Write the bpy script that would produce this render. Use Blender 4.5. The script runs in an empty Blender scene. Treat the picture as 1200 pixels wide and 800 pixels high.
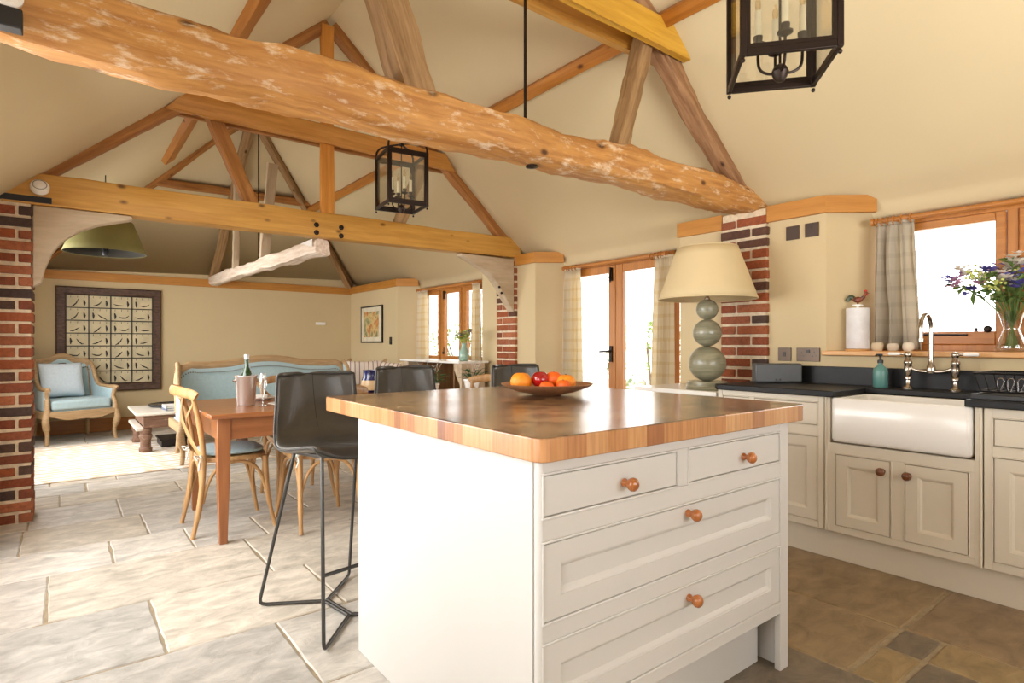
import bpy, bmesh, math, random
from mathutils import Vector, Matrix, noise, Euler
PI = math.pi
random.seed(7)
SC = bpy.context.scene
COL = SC.collection

def lin(r, g, b):
    f = lambda c: (c/255)/12.92 if c/255 <= .04045 else (((c/255)+.055)/1.055)**2.4
    return (f(r), f(g), f(b), 1)

# ------------------------------------------------------------------ camera
YAW = math.atan2(528, 681)
cam_d = bpy.data.cameras.new('camera')
cam = bpy.data.objects.new('camera', cam_d); COL.objects.link(cam)
cam.location = (0, 0, 1.15)
cam.rotation_euler = (PI/2, 0, -YAW)
cam_d.sensor_width = 36; cam_d.lens = 36*681/1200
cam_d.shift_y = 2.7/1200
cam_d.clip_start = .02
SC.camera = cam
# ------------------------------------------------------------------ exposure, world, lights
SC.view_settings.view_transform = 'Standard'
SC.view_settings.look = 'None'
SC.view_settings.exposure = -0.06
SC.view_settings.gamma = 1
SC.view_settings.use_curve_mapping = False
SC.cycles.use_denoising = True
SC.cycles.max_bounces = 10
SC.cycles.diffuse_bounces = 6
SC.cycles.transparent_max_bounces = 16
SC.cycles.sample_clamp_indirect = 6
SC.cycles.caustics_reflective = False
SC.cycles.caustics_refractive = False
w = bpy.data.worlds.new('sky'); SC.world = w; w.use_nodes = True
bg = w.node_tree.nodes['Background']
bg.inputs[0].default_value = (1.0, .995, .98, 1); bg.inputs[1].default_value = 6.0

def area(name, loc, aim, sx, sy, power, col=(1, .995, .98), spread=PI):
    l = bpy.data.lights.new(name, 'AREA'); l.shape = 'RECTANGLE'; l.size = sx; l.size_y = sy
    l.energy = power; l.color = col; l.spread = spread
    o = bpy.data.objects.new(name, l); COL.objects.link(o); o.location = loc
    d = Vector(aim)-Vector(loc); o.rotation_euler = d.to_track_quat('-Z', 'Y').to_euler()
    return o
area('daylight_left_doors', (-.62, 3.1, 1.25), (1.2, 3.0, .2), 2.3, 1.7, 102)
area('daylight_left_window', (-.62, .75, 1.35), (1.6, 1.2, 1.3), 1.6, 1.2, 24)
area('daylight_living_doors', (-.62, 7.0, 1.3), (1.6, 7.0, .1), 2.6, 1.7, 108)
area('ceiling_fill', (1.6, -1.95, 1.4), (2.6, .6, 3.6), 2.6, 1.2, 60, spread=math.radians(100))  # added fill from behind the camera, aimed up to brighten the ceiling
area('daylight_kitchen_window', (4.5, .8, 1.7), (1.5, .9, .9), 1.5, 1.0, 6)
area('daylight_garden_doors', (4.5, 3.6, 1.4), (2.0, 3.2, .6), 1.3, 1.6, 6)
area('daylight_far_window', (4.5, 6.2, 1.5), (2.0, 6.2, .6), 1.5, 1.0, 5)

# ------------------------------------------------------------------ materials
MATS = {}
def nt(m):
    m.use_nodes = True
    n = m.node_tree.nodes; l = m.node_tree.links
    return n, l, n['Principled BSDF']
def mat(name, col, rough=.5, metal=0, var=.06, scale=8, bump=.0, bscale=60, spec=.5, coat=0, sheen=0):
    if name in MATS: return MATS[name]
    m = bpy.data.materials.new(name); n, l, p = nt(m); MATS[name] = m
    tc = n.new('ShaderNodeTexCoord')
    no = n.new('ShaderNodeTexNoise'); no.inputs['Scale'].default_value = scale; no.inputs['Detail'].default_value = 4
    l.new(tc.outputs['Object'], no.inputs['Vector'])
    r = n.new('ShaderNodeValToRGB')
    a = [max(0, c*(1-var*2.2)) for c in col[:3]]; b = [min(1, c*(1+var*1.5)) for c in col[:3]]
    r.color_ramp.elements[0].position = .3; r.color_ramp.elements[1].position = .7
    r.color_ramp.elements[0].color = (*a, 1); r.color_ramp.elements[1].color = (*b, 1)
    l.new(no.outputs['Fac'], r.inputs['Fac']); l.new(r.outputs['Color'], p.inputs['Base Color'])
    p.inputs['Roughness'].default_value = rough; p.inputs['Metallic'].default_value = metal
    p.inputs['Specular IOR Level'].default_value = spec
    if coat: p.inputs['Coat Weight'].default_value = coat; p.inputs['Coat Roughness'].default_value = .12
    if sheen: p.inputs['Sheen Weight'].default_value = sheen
    if bump:
        n2 = n.new('ShaderNodeTexNoise'); n2.inputs['Scale'].default_value = bscale; n2.inputs['Detail'].default_value = 6
        l.new(tc.outputs['Object'], n2.inputs['Vector'])
        b_ = n.new('ShaderNodeBump'); b_.inputs['Strength'].default_value = bump; b_.inputs['Distance'].default_value = .01
        l.new(n2.outputs['Fac'], b_.inputs['Height']); l.new(b_.outputs['Normal'], p.inputs['Normal'])
    return m

def wood(name, c1, c2, axis='X', rough=.5, stretch=14, scale=2.2, patch=None, patchamt=.55, knots=True, bump=.25, coat=0):
    key = name+axis
    if key in MATS: return MATS[key]
    m = bpy.data.materials.new(key); n, l, p = nt(m); MATS[key] = m
    tc = n.new('ShaderNodeTexCoord'); mp = n.new('ShaderNodeMapping')
    s = [stretch]*3; s['XYZ'.index(axis)] = 1.0
    mp.inputs['Scale'].default_value = s
    l.new(tc.outputs['Object'], mp.inputs['Vector'])
    a = n.new('ShaderNodeTexNoise'); a.inputs['Scale'].default_value = scale; a.inputs['Detail'].default_value = 7
    a.inputs['Roughness'].default_value = .62; a.inputs['Distortion'].default_value = .35
    l.new(mp.outputs[0], a.inputs['Vector'])
    r = n.new('ShaderNodeValToRGB'); r.color_ramp.elements[0].position = .32; r.color_ramp.elements[1].position = .68
    r.color_ramp.elements[0].color = c1; r.color_ramp.elements[1].color = c2
    l.new(a.outputs['Fac'], r.inputs['Fac'])
    out = r.outputs['Color']
    if knots:
        v = n.new('ShaderNodeTexVoronoi'); v.inputs['Scale'].default_value = 4.5
        mp2 = n.new('ShaderNodeMapping'); s2 = [1.4]*3; s2['XYZ'.index(axis)] = .8; mp2.inputs['Scale'].default_value = s2
        l.new(tc.outputs['Object'], mp2.inputs['Vector']); l.new(mp2.outputs[0], v.inputs['Vector'])
        kr = n.new('ShaderNodeValToRGB'); kr.color_ramp.elements[0].position = .05; kr.color_ramp.elements[1].position = .13
        kr.color_ramp.elements[0].color = (1, 1, 1, 1); kr.color_ramp.elements[1].color = (0, 0, 0, 1)
        l.new(v.outputs['Distance'], kr.inputs['Fac'])
        mx = n.new('ShaderNodeMixRGB'); mx.inputs['Color2'].default_value = (c1[0]*.28, c1[1]*.22, c1[2]*.2, 1)
        l.new(kr.outputs['Color'], mx.inputs['Fac']); l.new(out, mx.inputs['Color1']); out = mx.outputs[0]
    if patch:
        q = n.new('ShaderNodeTexNoise'); q.inputs['Scale'].default_value = 9; q.inputs['Detail'].default_value = 8; q.inputs['Roughness'].default_value = .7
        mp3 = n.new('ShaderNodeMapping'); s3 = [2.2]*3; s3['XYZ'.index(axis)] = .8; mp3.inputs['Scale'].default_value = s3
        l.new(tc.outputs['Object'], mp3.inputs['Vector']); l.new(mp3.outputs[0], q.inputs['Vector'])
        qr = n.new('ShaderNodeValToRGB'); qr.color_ramp.elements[0].position = patchamt; qr.color_ramp.elements[1].position = patchamt+.12
        qr.color_ramp.elements[0].color = (0, 0, 0, 1); qr.color_ramp.elements[1].color = (.8, .8, .8, 1)
        l.new(q.outputs['Fac'], qr.inputs['Fac'])
        mx = n.new('ShaderNodeMixRGB'); mx.inputs['Color2'].default_value = patch
        l.new(qr.outputs['Color'], mx.inputs['Fac']); l.new(out, mx.inputs['Color1']); out = mx.outputs[0]
    l.new(out, p.inputs['Base Color'])
    p.inputs['Roughness'].default_value = rough
    if coat: p.inputs['Coat Weight'].default_value = coat; p.inputs['Coat Roughness'].default_value = .15
    if bump:
        b_ = n.new('ShaderNodeBump'); b_.inputs['Strength'].default_value = bump; b_.inputs['Distance'].default_value = .006
        l.new(a.outputs['Fac'], b_.inputs['Height']); l.new(b_.outputs['Normal'], p.inputs['Normal'])
    return m

def attr_mat(name, rough=.6, nscale=25, amt=.35, bump=.5, grain=1.0, spec=.4):
    "colour from the face attribute (one colour per brick / slab) broken up by noise"
    if name in MATS: return MATS[name]
    m = bpy.data.materials.new(name); n, l, p = nt(m); MATS[name] = m
    at = n.new('ShaderNodeAttribute'); at.attribute_name = 'Col'
    tc = n.new('ShaderNodeTexCoord'); mp = n.new('ShaderNodeMapping'); mp.inputs['Scale'].default_value = (1, grain, 1)
    l.new(tc.outputs['Object'], mp.inputs['Vector'])
    a = n.new('ShaderNodeTexNoise'); a.inputs['Scale'].default_value = nscale; a.inputs['Detail'].default_value = 8; a.inputs['Roughness'].default_value = .65
    a.inputs['Distortion'].default_value = .6
    l.new(mp.outputs[0], a.inputs['Vector'])
    r = n.new('ShaderNodeValToRGB'); r.color_ramp.elements[0].position = .3; r.color_ramp.elements[1].position = .72
    r.color_ramp.elements[0].color = (1-amt,)*3+(1,); r.color_ramp.elements[1].color = (1+amt*.6,)*3+(1,)
    l.new(a.outputs['Fac'], r.inputs['Fac'])
    mx = n.new('ShaderNodeMixRGB'); mx.blend_type = 'MULTIPLY'; mx.inputs['Fac'].default_value = 1
    l.new(at.outputs['Color'], mx.inputs['Color1']); l.new(r.outputs['Color'], mx.inputs['Color2'])
    l.new(mx.outputs[0], p.inputs['Base Color']); p.inputs['Roughness'].default_value = rough
    p.inputs['Specular IOR Level'].default_value = spec
    b_ = n.new('ShaderNodeBump'); b_.inputs['Strength'].default_value = bump; b_.inputs['Distance'].default_value = .008
    l.new(a.outputs['Fac'], b_.inputs['Height']); l.new(b_.outputs['Normal'], p.inputs['Normal'])
    return m

def glass_mat(name='window_glass', tint=(1, 1, 1, 1), refl=.08):
    if name in MATS: return MATS[name]
    m = bpy.data.materials.new(name); m.use_nodes = True; MATS[name] = m
    n = m.node_tree.nodes; l = m.node_tree.links; n.clear()
    o = n.new('ShaderNodeOutputMaterial'); t = n.new('ShaderNodeBsdfTransparent'); t.inputs[0].default_value = tint
    g = n.new('ShaderNodeBsdfGlossy'); g.inputs['Roughness'].default_value = .03
    fr = n.new('ShaderNodeLayerWeight'); fr.inputs['Blend'].default_value = .35
    mu = n.new('ShaderNodeMath'); mu.operation = 'MULTIPLY_ADD'; mu.inputs[1].default_value = .6 if name == 'window_glass' else .35; mu.inputs[2].default_value = refl*.4
    l.new(fr.outputs['Fresnel'], mu.inputs[0])
    x = n.new('ShaderNodeMixShader'); l.new(mu.outputs[0], x.inputs[0]); l.new(t.outputs[0], x.inputs[1]); l.new(g.outputs[0], x.inputs[2])
    l.new(x.outputs[0], o.inputs[0])
    return m

def block_mat():
    m = bpy.data.materials.new('butcher_block'); n, l, p = nt(m)
    tc = n.new('ShaderNodeTexCoord')
    def cells(w, h, off):
        mp = n.new('ShaderNodeMapping'); mp.inputs['Location'].default_value = (off, off*.7, 0)
        l.new(tc.outputs['Object'], mp.inputs['Vector'])
        b = n.new('ShaderNodeTexBrick'); b.offset = .37; b.squash = 1
        b.inputs['Color1'].default_value = (0, 0, 0, 1); b.inputs['Color2'].default_value = (1, 1, 1, 1)
        b.inputs['Scale'].default_value = 1; b.inputs['Mortar Size'].default_value = .0004; b.inputs['Brick Width'].default_value = w
        b.inputs['Row Height'].default_value = h; b.inputs['Mortar'].default_value = (.3, .3, .3, 1)
        l.new(mp.outputs[0], b.inputs['Vector']); return b
    b1 = cells(.075, .046, .013)
    r = n.new('ShaderNodeValToRGB'); r.color_ramp.interpolation = 'LINEAR'
    e = r.color_ramp.elements
    e[0].position = 0; e[0].color = lin(146, 92, 68)
    e[1].position = 1; e[1].color = lin(214, 166, 118)
    x = e.new(.14); x.color = lin(190, 134, 90)
    x = e.new(.6); x.color = lin(208, 154, 104)
    l.new(b1.outputs['Color'], r.inputs['Fac'])
    no = n.new('ShaderNodeTexNoise'); no.inputs['Scale'].default_value = 9; no.inputs['Detail'].default_value = 6
    mp = n.new('ShaderNodeMapping'); mp.inputs['Scale'].default_value = (14, 14, 1); l.new(tc.outputs['Object'], mp.inputs['Vector']); l.new(mp.outputs[0], no.inputs['Vector'])
    mx = n.new('ShaderNodeMixRGB'); mx.blend_type = 'MULTIPLY'; mx.inputs['Fac'].default_value = .5
    r2 = n.new('ShaderNodeValToRGB'); r2.color_ramp.elements[0].position = .3; r2.color_ramp.elements[0].color = (.55, .5, .45, 1); r2.color_ramp.elements[1].position = .6
    l.new(no.outputs['Fac'], r2.inputs['Fac']); l.new(r.outputs['Color'], mx.inputs['Color1']); l.new(r2.outputs['Color'], mx.inputs['Color2'])
    # end grain on the top is duller and browner than the long grain on the sides
    ge = n.new('ShaderNodeNewGeometry'); sp = n.new('ShaderNodeSeparateXYZ'); l.new(ge.outputs['True Normal'], sp.inputs[0])
    mt = n.new('ShaderNodeMixRGB'); mt.blend_type = 'MULTIPLY'; mt.inputs['Color2'].default_value = (.46, .50, .54, 1)
    l.new(sp.outputs['Z'], mt.inputs['Fac']); l.new(mx.outputs[0], mt.inputs['Color1'])
    kr = n.new('ShaderNodeValToRGB'); kr.color_ramp.elements[0].color = (.22, .21, .21, 1); kr.color_ramp.elements[1].color = (1.25, 1.2, 1.16, 1)
    kr.color_ramp.elements[0].position = .1; kr.color_ramp.elements[1].position = .9
    l.new(b1.outputs['Color'], kr.inputs['Fac']); mk = n.new('ShaderNodeMixRGB'); mk.blend_type = 'MULTIPLY'
    l.new(sp.outputs['Z'], mk.inputs['Fac']); l.new(mt.outputs[0], mk.inputs['Color1']); l.new(kr.outputs['Color'], mk.inputs['Color2'])
    l.new(mk.outputs[0], p.inputs['Base Color']); p.inputs['Specular IOR Level'].default_value = .7; p.inputs['Coat Weight'].default_value = .55; p.inputs['Coat Roughness'].default_value = .2
    rr = n.new('ShaderNodeMapRange'); rr.inputs['To Min'].default_value = .17; rr.inputs['To Max'].default_value = .30
    no2 = n.new('ShaderNodeTexNoise'); no2.inputs['Scale'].default_value = 7; l.new(tc.outputs['Object'], no2.inputs['Vector'])
    l.new(no2.outputs['Fac'], rr.inputs['Value']); l.new(rr.outputs[0], p.inputs['Roughness'])
    bu = n.new('ShaderNodeBump'); bu.inputs['Strength'].default_value = .04; bu.inputs['Distance'].default_value = .004
    l.new(no2.outputs['Fac'], bu.inputs['Height']); l.new(bu.outputs['Normal'], p.inputs['Normal'])
    return m

PLASTER = mat('cream_plaster', lin(206, 187, 148), .85, var=.015, scale=1.5, bump=.08, bscale=30)
CEIL = mat('cream_ceiling_plaster', lin(213, 196, 158), .85, var=.015, scale=1.2, bump=.08, bscale=25)
PAINT = mat('cream_cabinet_paint', lin(213, 211, 207), .42, var=.008, scale=3)
PAINT2 = mat('stone_cabinet_paint', lin(217, 208, 190), .42, var=.008, scale=3)
WHITE = mat('white_enamel', lin(240, 238, 232), .25, var=.005)
CERAM = mat('white_ceramic', lin(236, 234, 230), .25, var=.004, coat=.4)
SLATE = mat('black_slate', lin(22, 22, 24), .42, var=.12, scale=12, bump=.05, bscale=80, spec=.3)
OAKF = wood('window_oak', lin(168, 106, 46), lin(194, 130, 62), 'Z', .4, knots=False, bump=.1)
OAKY = wood('window_oak', lin(168, 106, 46), lin(194, 130, 62), 'Y', .4, knots=False, bump=.1)
TRIM = wood('trim_oak', lin(174, 114, 42), lin(198, 138, 60), 'X', .5, knots=False, bump=.1)
TRIMY = wood('trim_oak', lin(174, 114, 42), lin(198, 138, 60), 'Y', .5, knots=False, bump=.1)
NEWOAK = wood('golden_oak', lin(180, 128, 52), lin(206, 156, 74), 'X', .5)
OLDLOG = wood('old_log', lin(168, 112, 56), lin(210, 156, 88), 'X', .6, patch=lin(232, 212, 184), patchamt=.54, bump=.6)
GREYW = wood('weathered_grey', lin(124, 92, 56), lin(176, 142, 100), 'X', .75, bump=.6)
BROWNW = wood('brown_timber', lin(140, 88, 40), lin(182, 126, 66), 'X', .65, bump=.4)
COLLW = wood('yellow_oak', lin(196, 146, 44), lin(224, 176, 66), 'X', .5)
LIMEW = wood('limed_timber', lin(172, 150, 122), lin(202, 184, 158), 'X', .8, knots=False, bump=.5, stretch=5)
LIMEW2 = wood('whitewashed_timber', lin(196, 172, 150), lin(236, 224, 210), 'X', .8, knots=False, bump=.6)
PINE = wood('table_pine', lin(134, 80, 42), lin(164, 104, 60), 'X', .28, knots=False, bump=.05, coat=.3)
PINEZ = wood('table_pine', lin(134, 80, 42), lin(164, 104, 60), 'Z', .3, knots=False, bump=.05, coat=.3)
BENT = wood('bentwood_oak', lin(168, 124, 76), lin(192, 152, 102), 'Z', .45, knots=False, bump=.15)
FRAMEW = wood('pale_carved_oak', lin(158, 126, 86), lin(190, 160, 120), 'X', .6, knots=False, bump=.4, scale=5)
KNOBM = wood('honey_knob_wood', lin(160, 92, 42), lin(188, 116, 62), 'Z', .22, knots=False, bump=0, coat=.5)
KNOBD = wood('dark_knob_wood', lin(96, 52, 26), lin(130, 76, 42), 'Z', .25, knots=False, bump=0, coat=.5)
IRON = mat('blackened_bronze', lin(44, 32, 26), .42, .6, var=.1)
STEEL = mat('grey_steel_rod', lin(84, 84, 82), .35, .75, var=.03)
NICKEL = mat('polished_nickel', lin(178, 168, 156), .2, 1, var=.02)
LEATHER = mat('charcoal_leather', lin(76, 73, 68), .34, var=.12, scale=6, bump=.12, bscale=50, coat=.15)
STITCH = mat('leather_seam', lin(52, 50, 46), .5)
BLUEF = mat('duck_egg_linen', lin(172, 196, 202), .9, var=.03, scale=40, bump=.2, bscale=300, sheen=.2)
BLUEC = mat('pale_blue_linen', lin(198, 212, 222), .9, var=.03, scale=40, bump=.2, bscale=300, sheen=.2)
BLACKP = mat('black_plastic', lin(22, 22, 24), .35)
GREYP = mat('grey_device_case', lin(78, 80, 82), .4)
CANDLE = mat('ivory_candle', lin(232, 222, 190), .5)
GREENC = wood('banded_green_stone', lin(112, 110, 88), lin(158, 154, 130), 'X', .3, knots=False, bump=0, coat=.3, stretch=5, scale=1.6)
for nd in GREENC.node_tree.nodes:
    if nd.type == 'MAPPING': nd.inputs['Scale'].default_value = (2.5, 2.5, 22)
SHADEM = mat('cream_lampshade', lin(212, 192, 150), .85, var=.01, bump=.05, bscale=200)
LEAF = mat('leaf_green', lin(74, 110, 48), .6, var=.3, scale=10)
LEAFL = mat('lime_leaf', lin(190, 202, 110), .6, var=.2, scale=10)
def thin_mat(name, c, t=.5):
    m = mat(name, c, .7, var=.12); n = m.node_tree.nodes; l = m.node_tree.links
    tr = n.new('ShaderNodeBsdfTranslucent'); ms = n.new('ShaderNodeMixShader'); ms.inputs[0].default_value = t
    l.new([x for x in n if x.type == 'VALTORGB'][0].outputs[0], tr.inputs[0])
    p = n['Principled BSDF']; l.new(p.outputs[0], ms.inputs[1]); l.new(tr.outputs[0], ms.inputs[2]); l.new(ms.outputs[0], n['Material Output'].inputs[0]); return m
SUNLEAF = thin_mat('backlit_leaf', lin(128, 158, 84), .5)
PETALW = thin_mat('white_petal', lin(240, 236, 230))
PETALB = thin_mat('violet_blue_petal', lin(110, 106, 190))
PETALP = thin_mat('pink_petal', lin(214, 172, 204))
SOCKM = mat('black_nickel_plate', lin(82, 66, 52), .35, .5)

# ------------------------------------------------------------------ mesh builder
class MB:
    def __init__(s): s.bm = bmesh.new(); s.cols = []; s.cl = None
    def _col(s, faces, col):
        if col is None: return
        if s.cl is None: s.cl = s.bm.loops.layers.float_color.new('Col')
        for f in faces:
            for lp in f.loops: lp[s.cl] = col
    def poly(s, pts, col=None):
        f = s.bm.faces.new([s.bm.verts.new(p) for p in pts]); s._col([f], col); return f
    def box(s, x0, x1, y0, y1, z0, z1, M=None, col=None):
        P = [(x0, y0, z0), (x1, y0, z0), (x1, y1, z0), (x0, y1, z0), (x0, y0, z1), (x1, y0, z1), (x1, y1, z1), (x0, y1, z1)]
        if M: P = [M @ Vector(p) for p in P]
        v = [s.bm.verts.new(p) for p in P]
        F = [s.bm.faces.new([v[i] for i in q]) for q in ((0, 3, 2, 1), (4, 5, 6, 7), (0, 1, 5, 4), (1, 2, 6, 5), (2, 3, 7, 6), (3, 0, 4, 7))]
        s._col(F, col); return s
    def prism(s, poly, axis, a, b):
        "polygon in the two other axes, extruded along axis from a to b"
        def mk(u, v, t):
            return {'X': (t, u, v), 'Y': (u, t, v), 'Z': (u, v, t)}[axis]
        A = [s.bm.verts.new(mk(u, v, a)) for u, v in poly]; B = [s.bm.verts.new(mk(u, v, b)) for u, v in poly]
        n = len(poly)
        s.bm.faces.new(A); s.bm.faces.new(B[::-1])
        for i in range(n): s.bm.faces.new((A[i], B[i], B[(i+1) % n], A[(i+1) % n]))
        return s
    def lathe(s, prof, c=(0, 0, 0), seg=32, M=None, cap=True):
        rings = []
        for r, z in prof:
            ring = []
            for i in range(seg):
                t = 2*PI*i/seg; p = Vector((r*math.cos(t), r*math.sin(t), z))
                if M: p = M @ p
                ring.append(s.bm.verts.new(p+Vector(c)))
            rings.append(ring)
        for a, b in zip(rings, rings[1:]):
            for i in range(seg): s.bm.faces.new((a[i], a[(i+1) % seg], b[(i+1) % seg], b[i]))
        if cap:
            if prof[0][0] > 1e-5: s.bm.faces.new(rings[0][::-1])
            if prof[-1][0] > 1e-5: s.bm.faces.new(rings[-1])
        return s
    def sphere(s, c, r, seg=20, rings=12, sc=(1, 1, 1), M=None):
        pr = [(max(1e-4, r*math.sin(PI*i/rings)), -r*math.cos(PI*i/rings)) for i in range(rings+1)]
        SM = Matrix.Diagonal((*sc, 1))
        return s.lathe(pr, c, seg, (M @ SM) if M else SM, cap=False)
    def tube(s, pts, rad, seg=10, closed=False, flat=1.0, side=None, cap=True):
        P = [Vector(p) for p in pts]; n = len(P)
        R = rad if isinstance(rad, (list, tuple)) else [rad]*n
        rings = []; u = None
        for i in range(n):
            if closed: t = P[(i+1) % n]-P[i-1]
            else: t = P[min(i+1, n-1)]-P[max(i-1, 0)]
            t.normalize()
            if u is None:
                ref = Vector(side) if side else (Vector((0, 0, 1)) if abs(t.z) < .9 else Vector((1, 0, 0)))
                u = (ref-t*ref.dot(t)).normalized()
            else: u = (u-t*u.dot(t)).normalized()
            v = t.cross(u)
            rings.append([s.bm.verts.new(P[i]+R[i]*(math.cos(2*PI*k/seg)*u+flat*math.sin(2*PI*k/seg)*v)) for k in range(seg)])
        m = n if closed else n-1
        for i in range(m):
            a, b = rings[i], rings[(i+1) % n]
            for k in range(seg): s.bm.faces.new((a[k], a[(k+1) % seg], b[(k+1) % seg], b[k]))
        if not closed and cap: s.bm.faces.new(rings[0][::-1]); s.bm.faces.new(rings[-1])
        return s
    def grid(s, fn, nu, nv, closeu=False):
        V = [[s.bm.verts.new(fn(i/nu, j/nv)) for j in range(nv+1)] for i in range(nu if closeu else nu+1)]
        for i in range(nu):
            for j in range(nv):
                a = V[i]; b = V[(i+1) % len(V)]
                s.bm.faces.new((a[j], b[j], b[j+1], a[j+1]))
        return s
    def rings(s, w, h, rs, M=None, back=None):
        "mitred rectangle loft; rs = [(inset, depth)...] in a w x h rectangle standing in XZ, front facing -Y"
        R = []
        for ins, y in rs:
            q = [(ins, y, ins), (w-ins, y, ins), (w-ins, y, h-ins), (ins, y, h-ins)]
            R.append([s.bm.verts.new((M @ Vector(p)) if M else p) for p in q])
        for a, b in zip(R, R[1:]):
            for i in range(4): s.bm.faces.new((a[i], a[(i+1) % 4], b[(i+1) % 4], b[i]))
        s.bm.faces.new(R[-1]); s.bm.faces.new(R[0][::-1])
        return s
    def build(s, name, m, parent=None, bevel=0, seg=2, smooth=True, sub=0, solid=0, angle=38):
        bmesh.ops.recalc_face_normals(s.bm, faces=s.bm.faces)
        me = bpy.data.meshes.new(name); s.bm.to_mesh(me); s.bm.free()
        me.materials.append(m)
        o = bpy.data.objects.new(name, me); COL.objects.link(o)
        if smooth:
            for p in me.polygons: p.use_smooth = True
            if not sub: me.set_sharp_from_angle(angle=math.radians(angle))
        if solid:
            q = o.modifiers.new('solid', 'SOLIDIFY'); q.thickness = solid; q.offset = 0
        if bevel:
            q = o.modifiers.new('bevel', 'BEVEL'); q.width = bevel; q.segments = seg; q.limit_method = 'ANGLE'; q.angle_limit = math.radians(40)
        if sub:
            q = o.modifiers.new('sub', 'SUBSURF'); q.levels = sub; q.render_levels = sub
        if parent: o.parent = parent
        return o

def tag(o, label, cat, group=None):
    o['label'] = label; o['category'] = cat
    if group: o['group'] = group
    return o
def struct(o): o['kind'] = 'structure'; return o
def empty(name, loc=(0, 0, 0), rz=0, label=None, cat=None, group=None, kind=None):
    o = bpy.data.objects.new(name, None); COL.objects.link(o); o.empty_display_size = .1
    o.location = loc; o.rotation_euler = (0, 0, rz)
    if label: tag(o, label, cat, group)
    if kind: o['kind'] = kind
    return o
def copy_tree(o, parent=None):
    c = o.copy(); COL.objects.link(c)
    c.parent = parent
    for ch in list(o.children): copy_tree(ch, c)
    return c
def dup(root, loc, rz=0, label=None, group=None):
    r = copy_tree(root); r.location = loc; r.rotation_euler = (0, 0, rz)
    if label: r['label'] = label
    if group: r['group'] = group
    return r
def basis(p0, p1, up=(0, 0, 1)):
    p0 = Vector(p0); p1 = Vector(p1); x = (p1-p0).normalized()
    y = Vector(up).cross(x)
    if y.length < 1e-4: y = Vector((0, 1, 0))
    y.normalize(); z = x.cross(y)
    M = Matrix((x, y, z)).transposed().to_4x4(); M.translation = p0
    return M, (p1-p0).length
def timber(name, p0, p1, w, h, m, parent=None, rough=.006, n=18, rnd=.15, up=(0, 0, 1), seed=0, endcut=None, hfn=None):
    "a beam with its length along local X; w across, h high; rough outline"
    M, L = basis(p0, p1, up)
    mb = MB(); K = 16; rings = []
    for i in range(n+1):
        t = i/n; x = L*t; ring = []
        hh = h*(hfn(t) if hfn else 1)
        for k in range(K):
            a = 2*PI*(k+.5)/K; c, s_ = math.cos(a), math.sin(a)
            e = rnd if rnd > 0 else .02
            pw = 2*e/(1) if e < 1 else 2
            ex = max(.08, min(1, e*1.0))
            yy = math.copysign(abs(c)**ex, c); zz = math.copysign(abs(s_)**ex, s_)
            j = noise.noise(Vector((x*2.2+seed*7.3, k*.45, seed*3.1)))*rough*1.6
            j2 = noise.noise(Vector((x*9+seed*7.3, k*1.3, seed*5.1)))*rough*.7
            off = noise.noise(Vector((x*.9+seed*5.7, 3.3, seed)))*rough*1.3
            sc = 1+(j+j2)/(min(w, h)*.5)
            dx = 0
            if endcut and i == 0: dx = endcut[0]*zz*h/2
            if endcut and i == n: dx = endcut[1]*zz*h/2
            ring.append(mb.bm.verts.new((x+dx, yy*w/2*sc+off*.6, zz*hh/2*sc+off)))
        rings.append(ring)
    for a, b in zip(rings, rings[1:]):
        for k in range(K): mb.bm.faces.new((a[k], a[(k+1) % K], b[(k+1) % K], b[k]))
    mb.bm.faces.new(rings[0][::-1]); mb.bm.faces.new(rings[-1])
    o = mb.build(name, m, None, angle=50)
    if parent:
        o.parent = parent; o.matrix_local = parent_inv(parent) @ M
    else: o.matrix_world = M
    return o
def parent_inv(p):
    q = Matrix.Identity(4); r = p
    M = Matrix.Identity(4)
    while r is not None:
        M = r.matrix_basis @ M; r = r.parent
    return M.inverted()
def arc(c, r, a0, a1, n, plane='XZ'):
    out = []
    for i in range(n+1):
        a = a0+(a1-a0)*i/n; u, v = r*math.cos(a), r*math.sin(a)
        out.append({'XZ': (c[0]+u, c[1], c[2]+v), 'YZ': (c[0], c[1]+u, c[2]+v), 'XY': (c[0]+u, c[1]+v, c[2])}[plane])
    return out
def smoothpath(pts, n=8):
    P = [Vector(p) for p in pts]; out = []
    for i in range(len(P)-1):
        p0 = P[max(i-1, 0)]; p1 = P[i]; p2 = P[i+1]; p3 = P[min(i+2, len(P)-1)]
        for k in range(n):
            t = k/n
            out.append(.5*((2*p1)+(-p0+p2)*t+(2*p0-5*p1+4*p2-p3)*t*t+(-p0+3*p1-3*p2+p3)*t**3))
    out.append(P[-1]); return out

# ------------------------------------------------------------------ room numbers
XL, XR, XO = -.32, 3.83, 4.10          # left wall, right wall, outer window plane
YB, YF = -1.7, 9.35                    # wall behind the camera, far wall
RX, RZ = 1.82, 3.95                    # ridge
HY = 7.5                               # where the hip starts
ZW = 2.19
def zc(x):
    return RZ-(RZ-ZW)*(x-RX)/(XR-RX) if x > RX else RZ-(RZ-2.067)*(RX-x)/(RX-XL)

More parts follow.
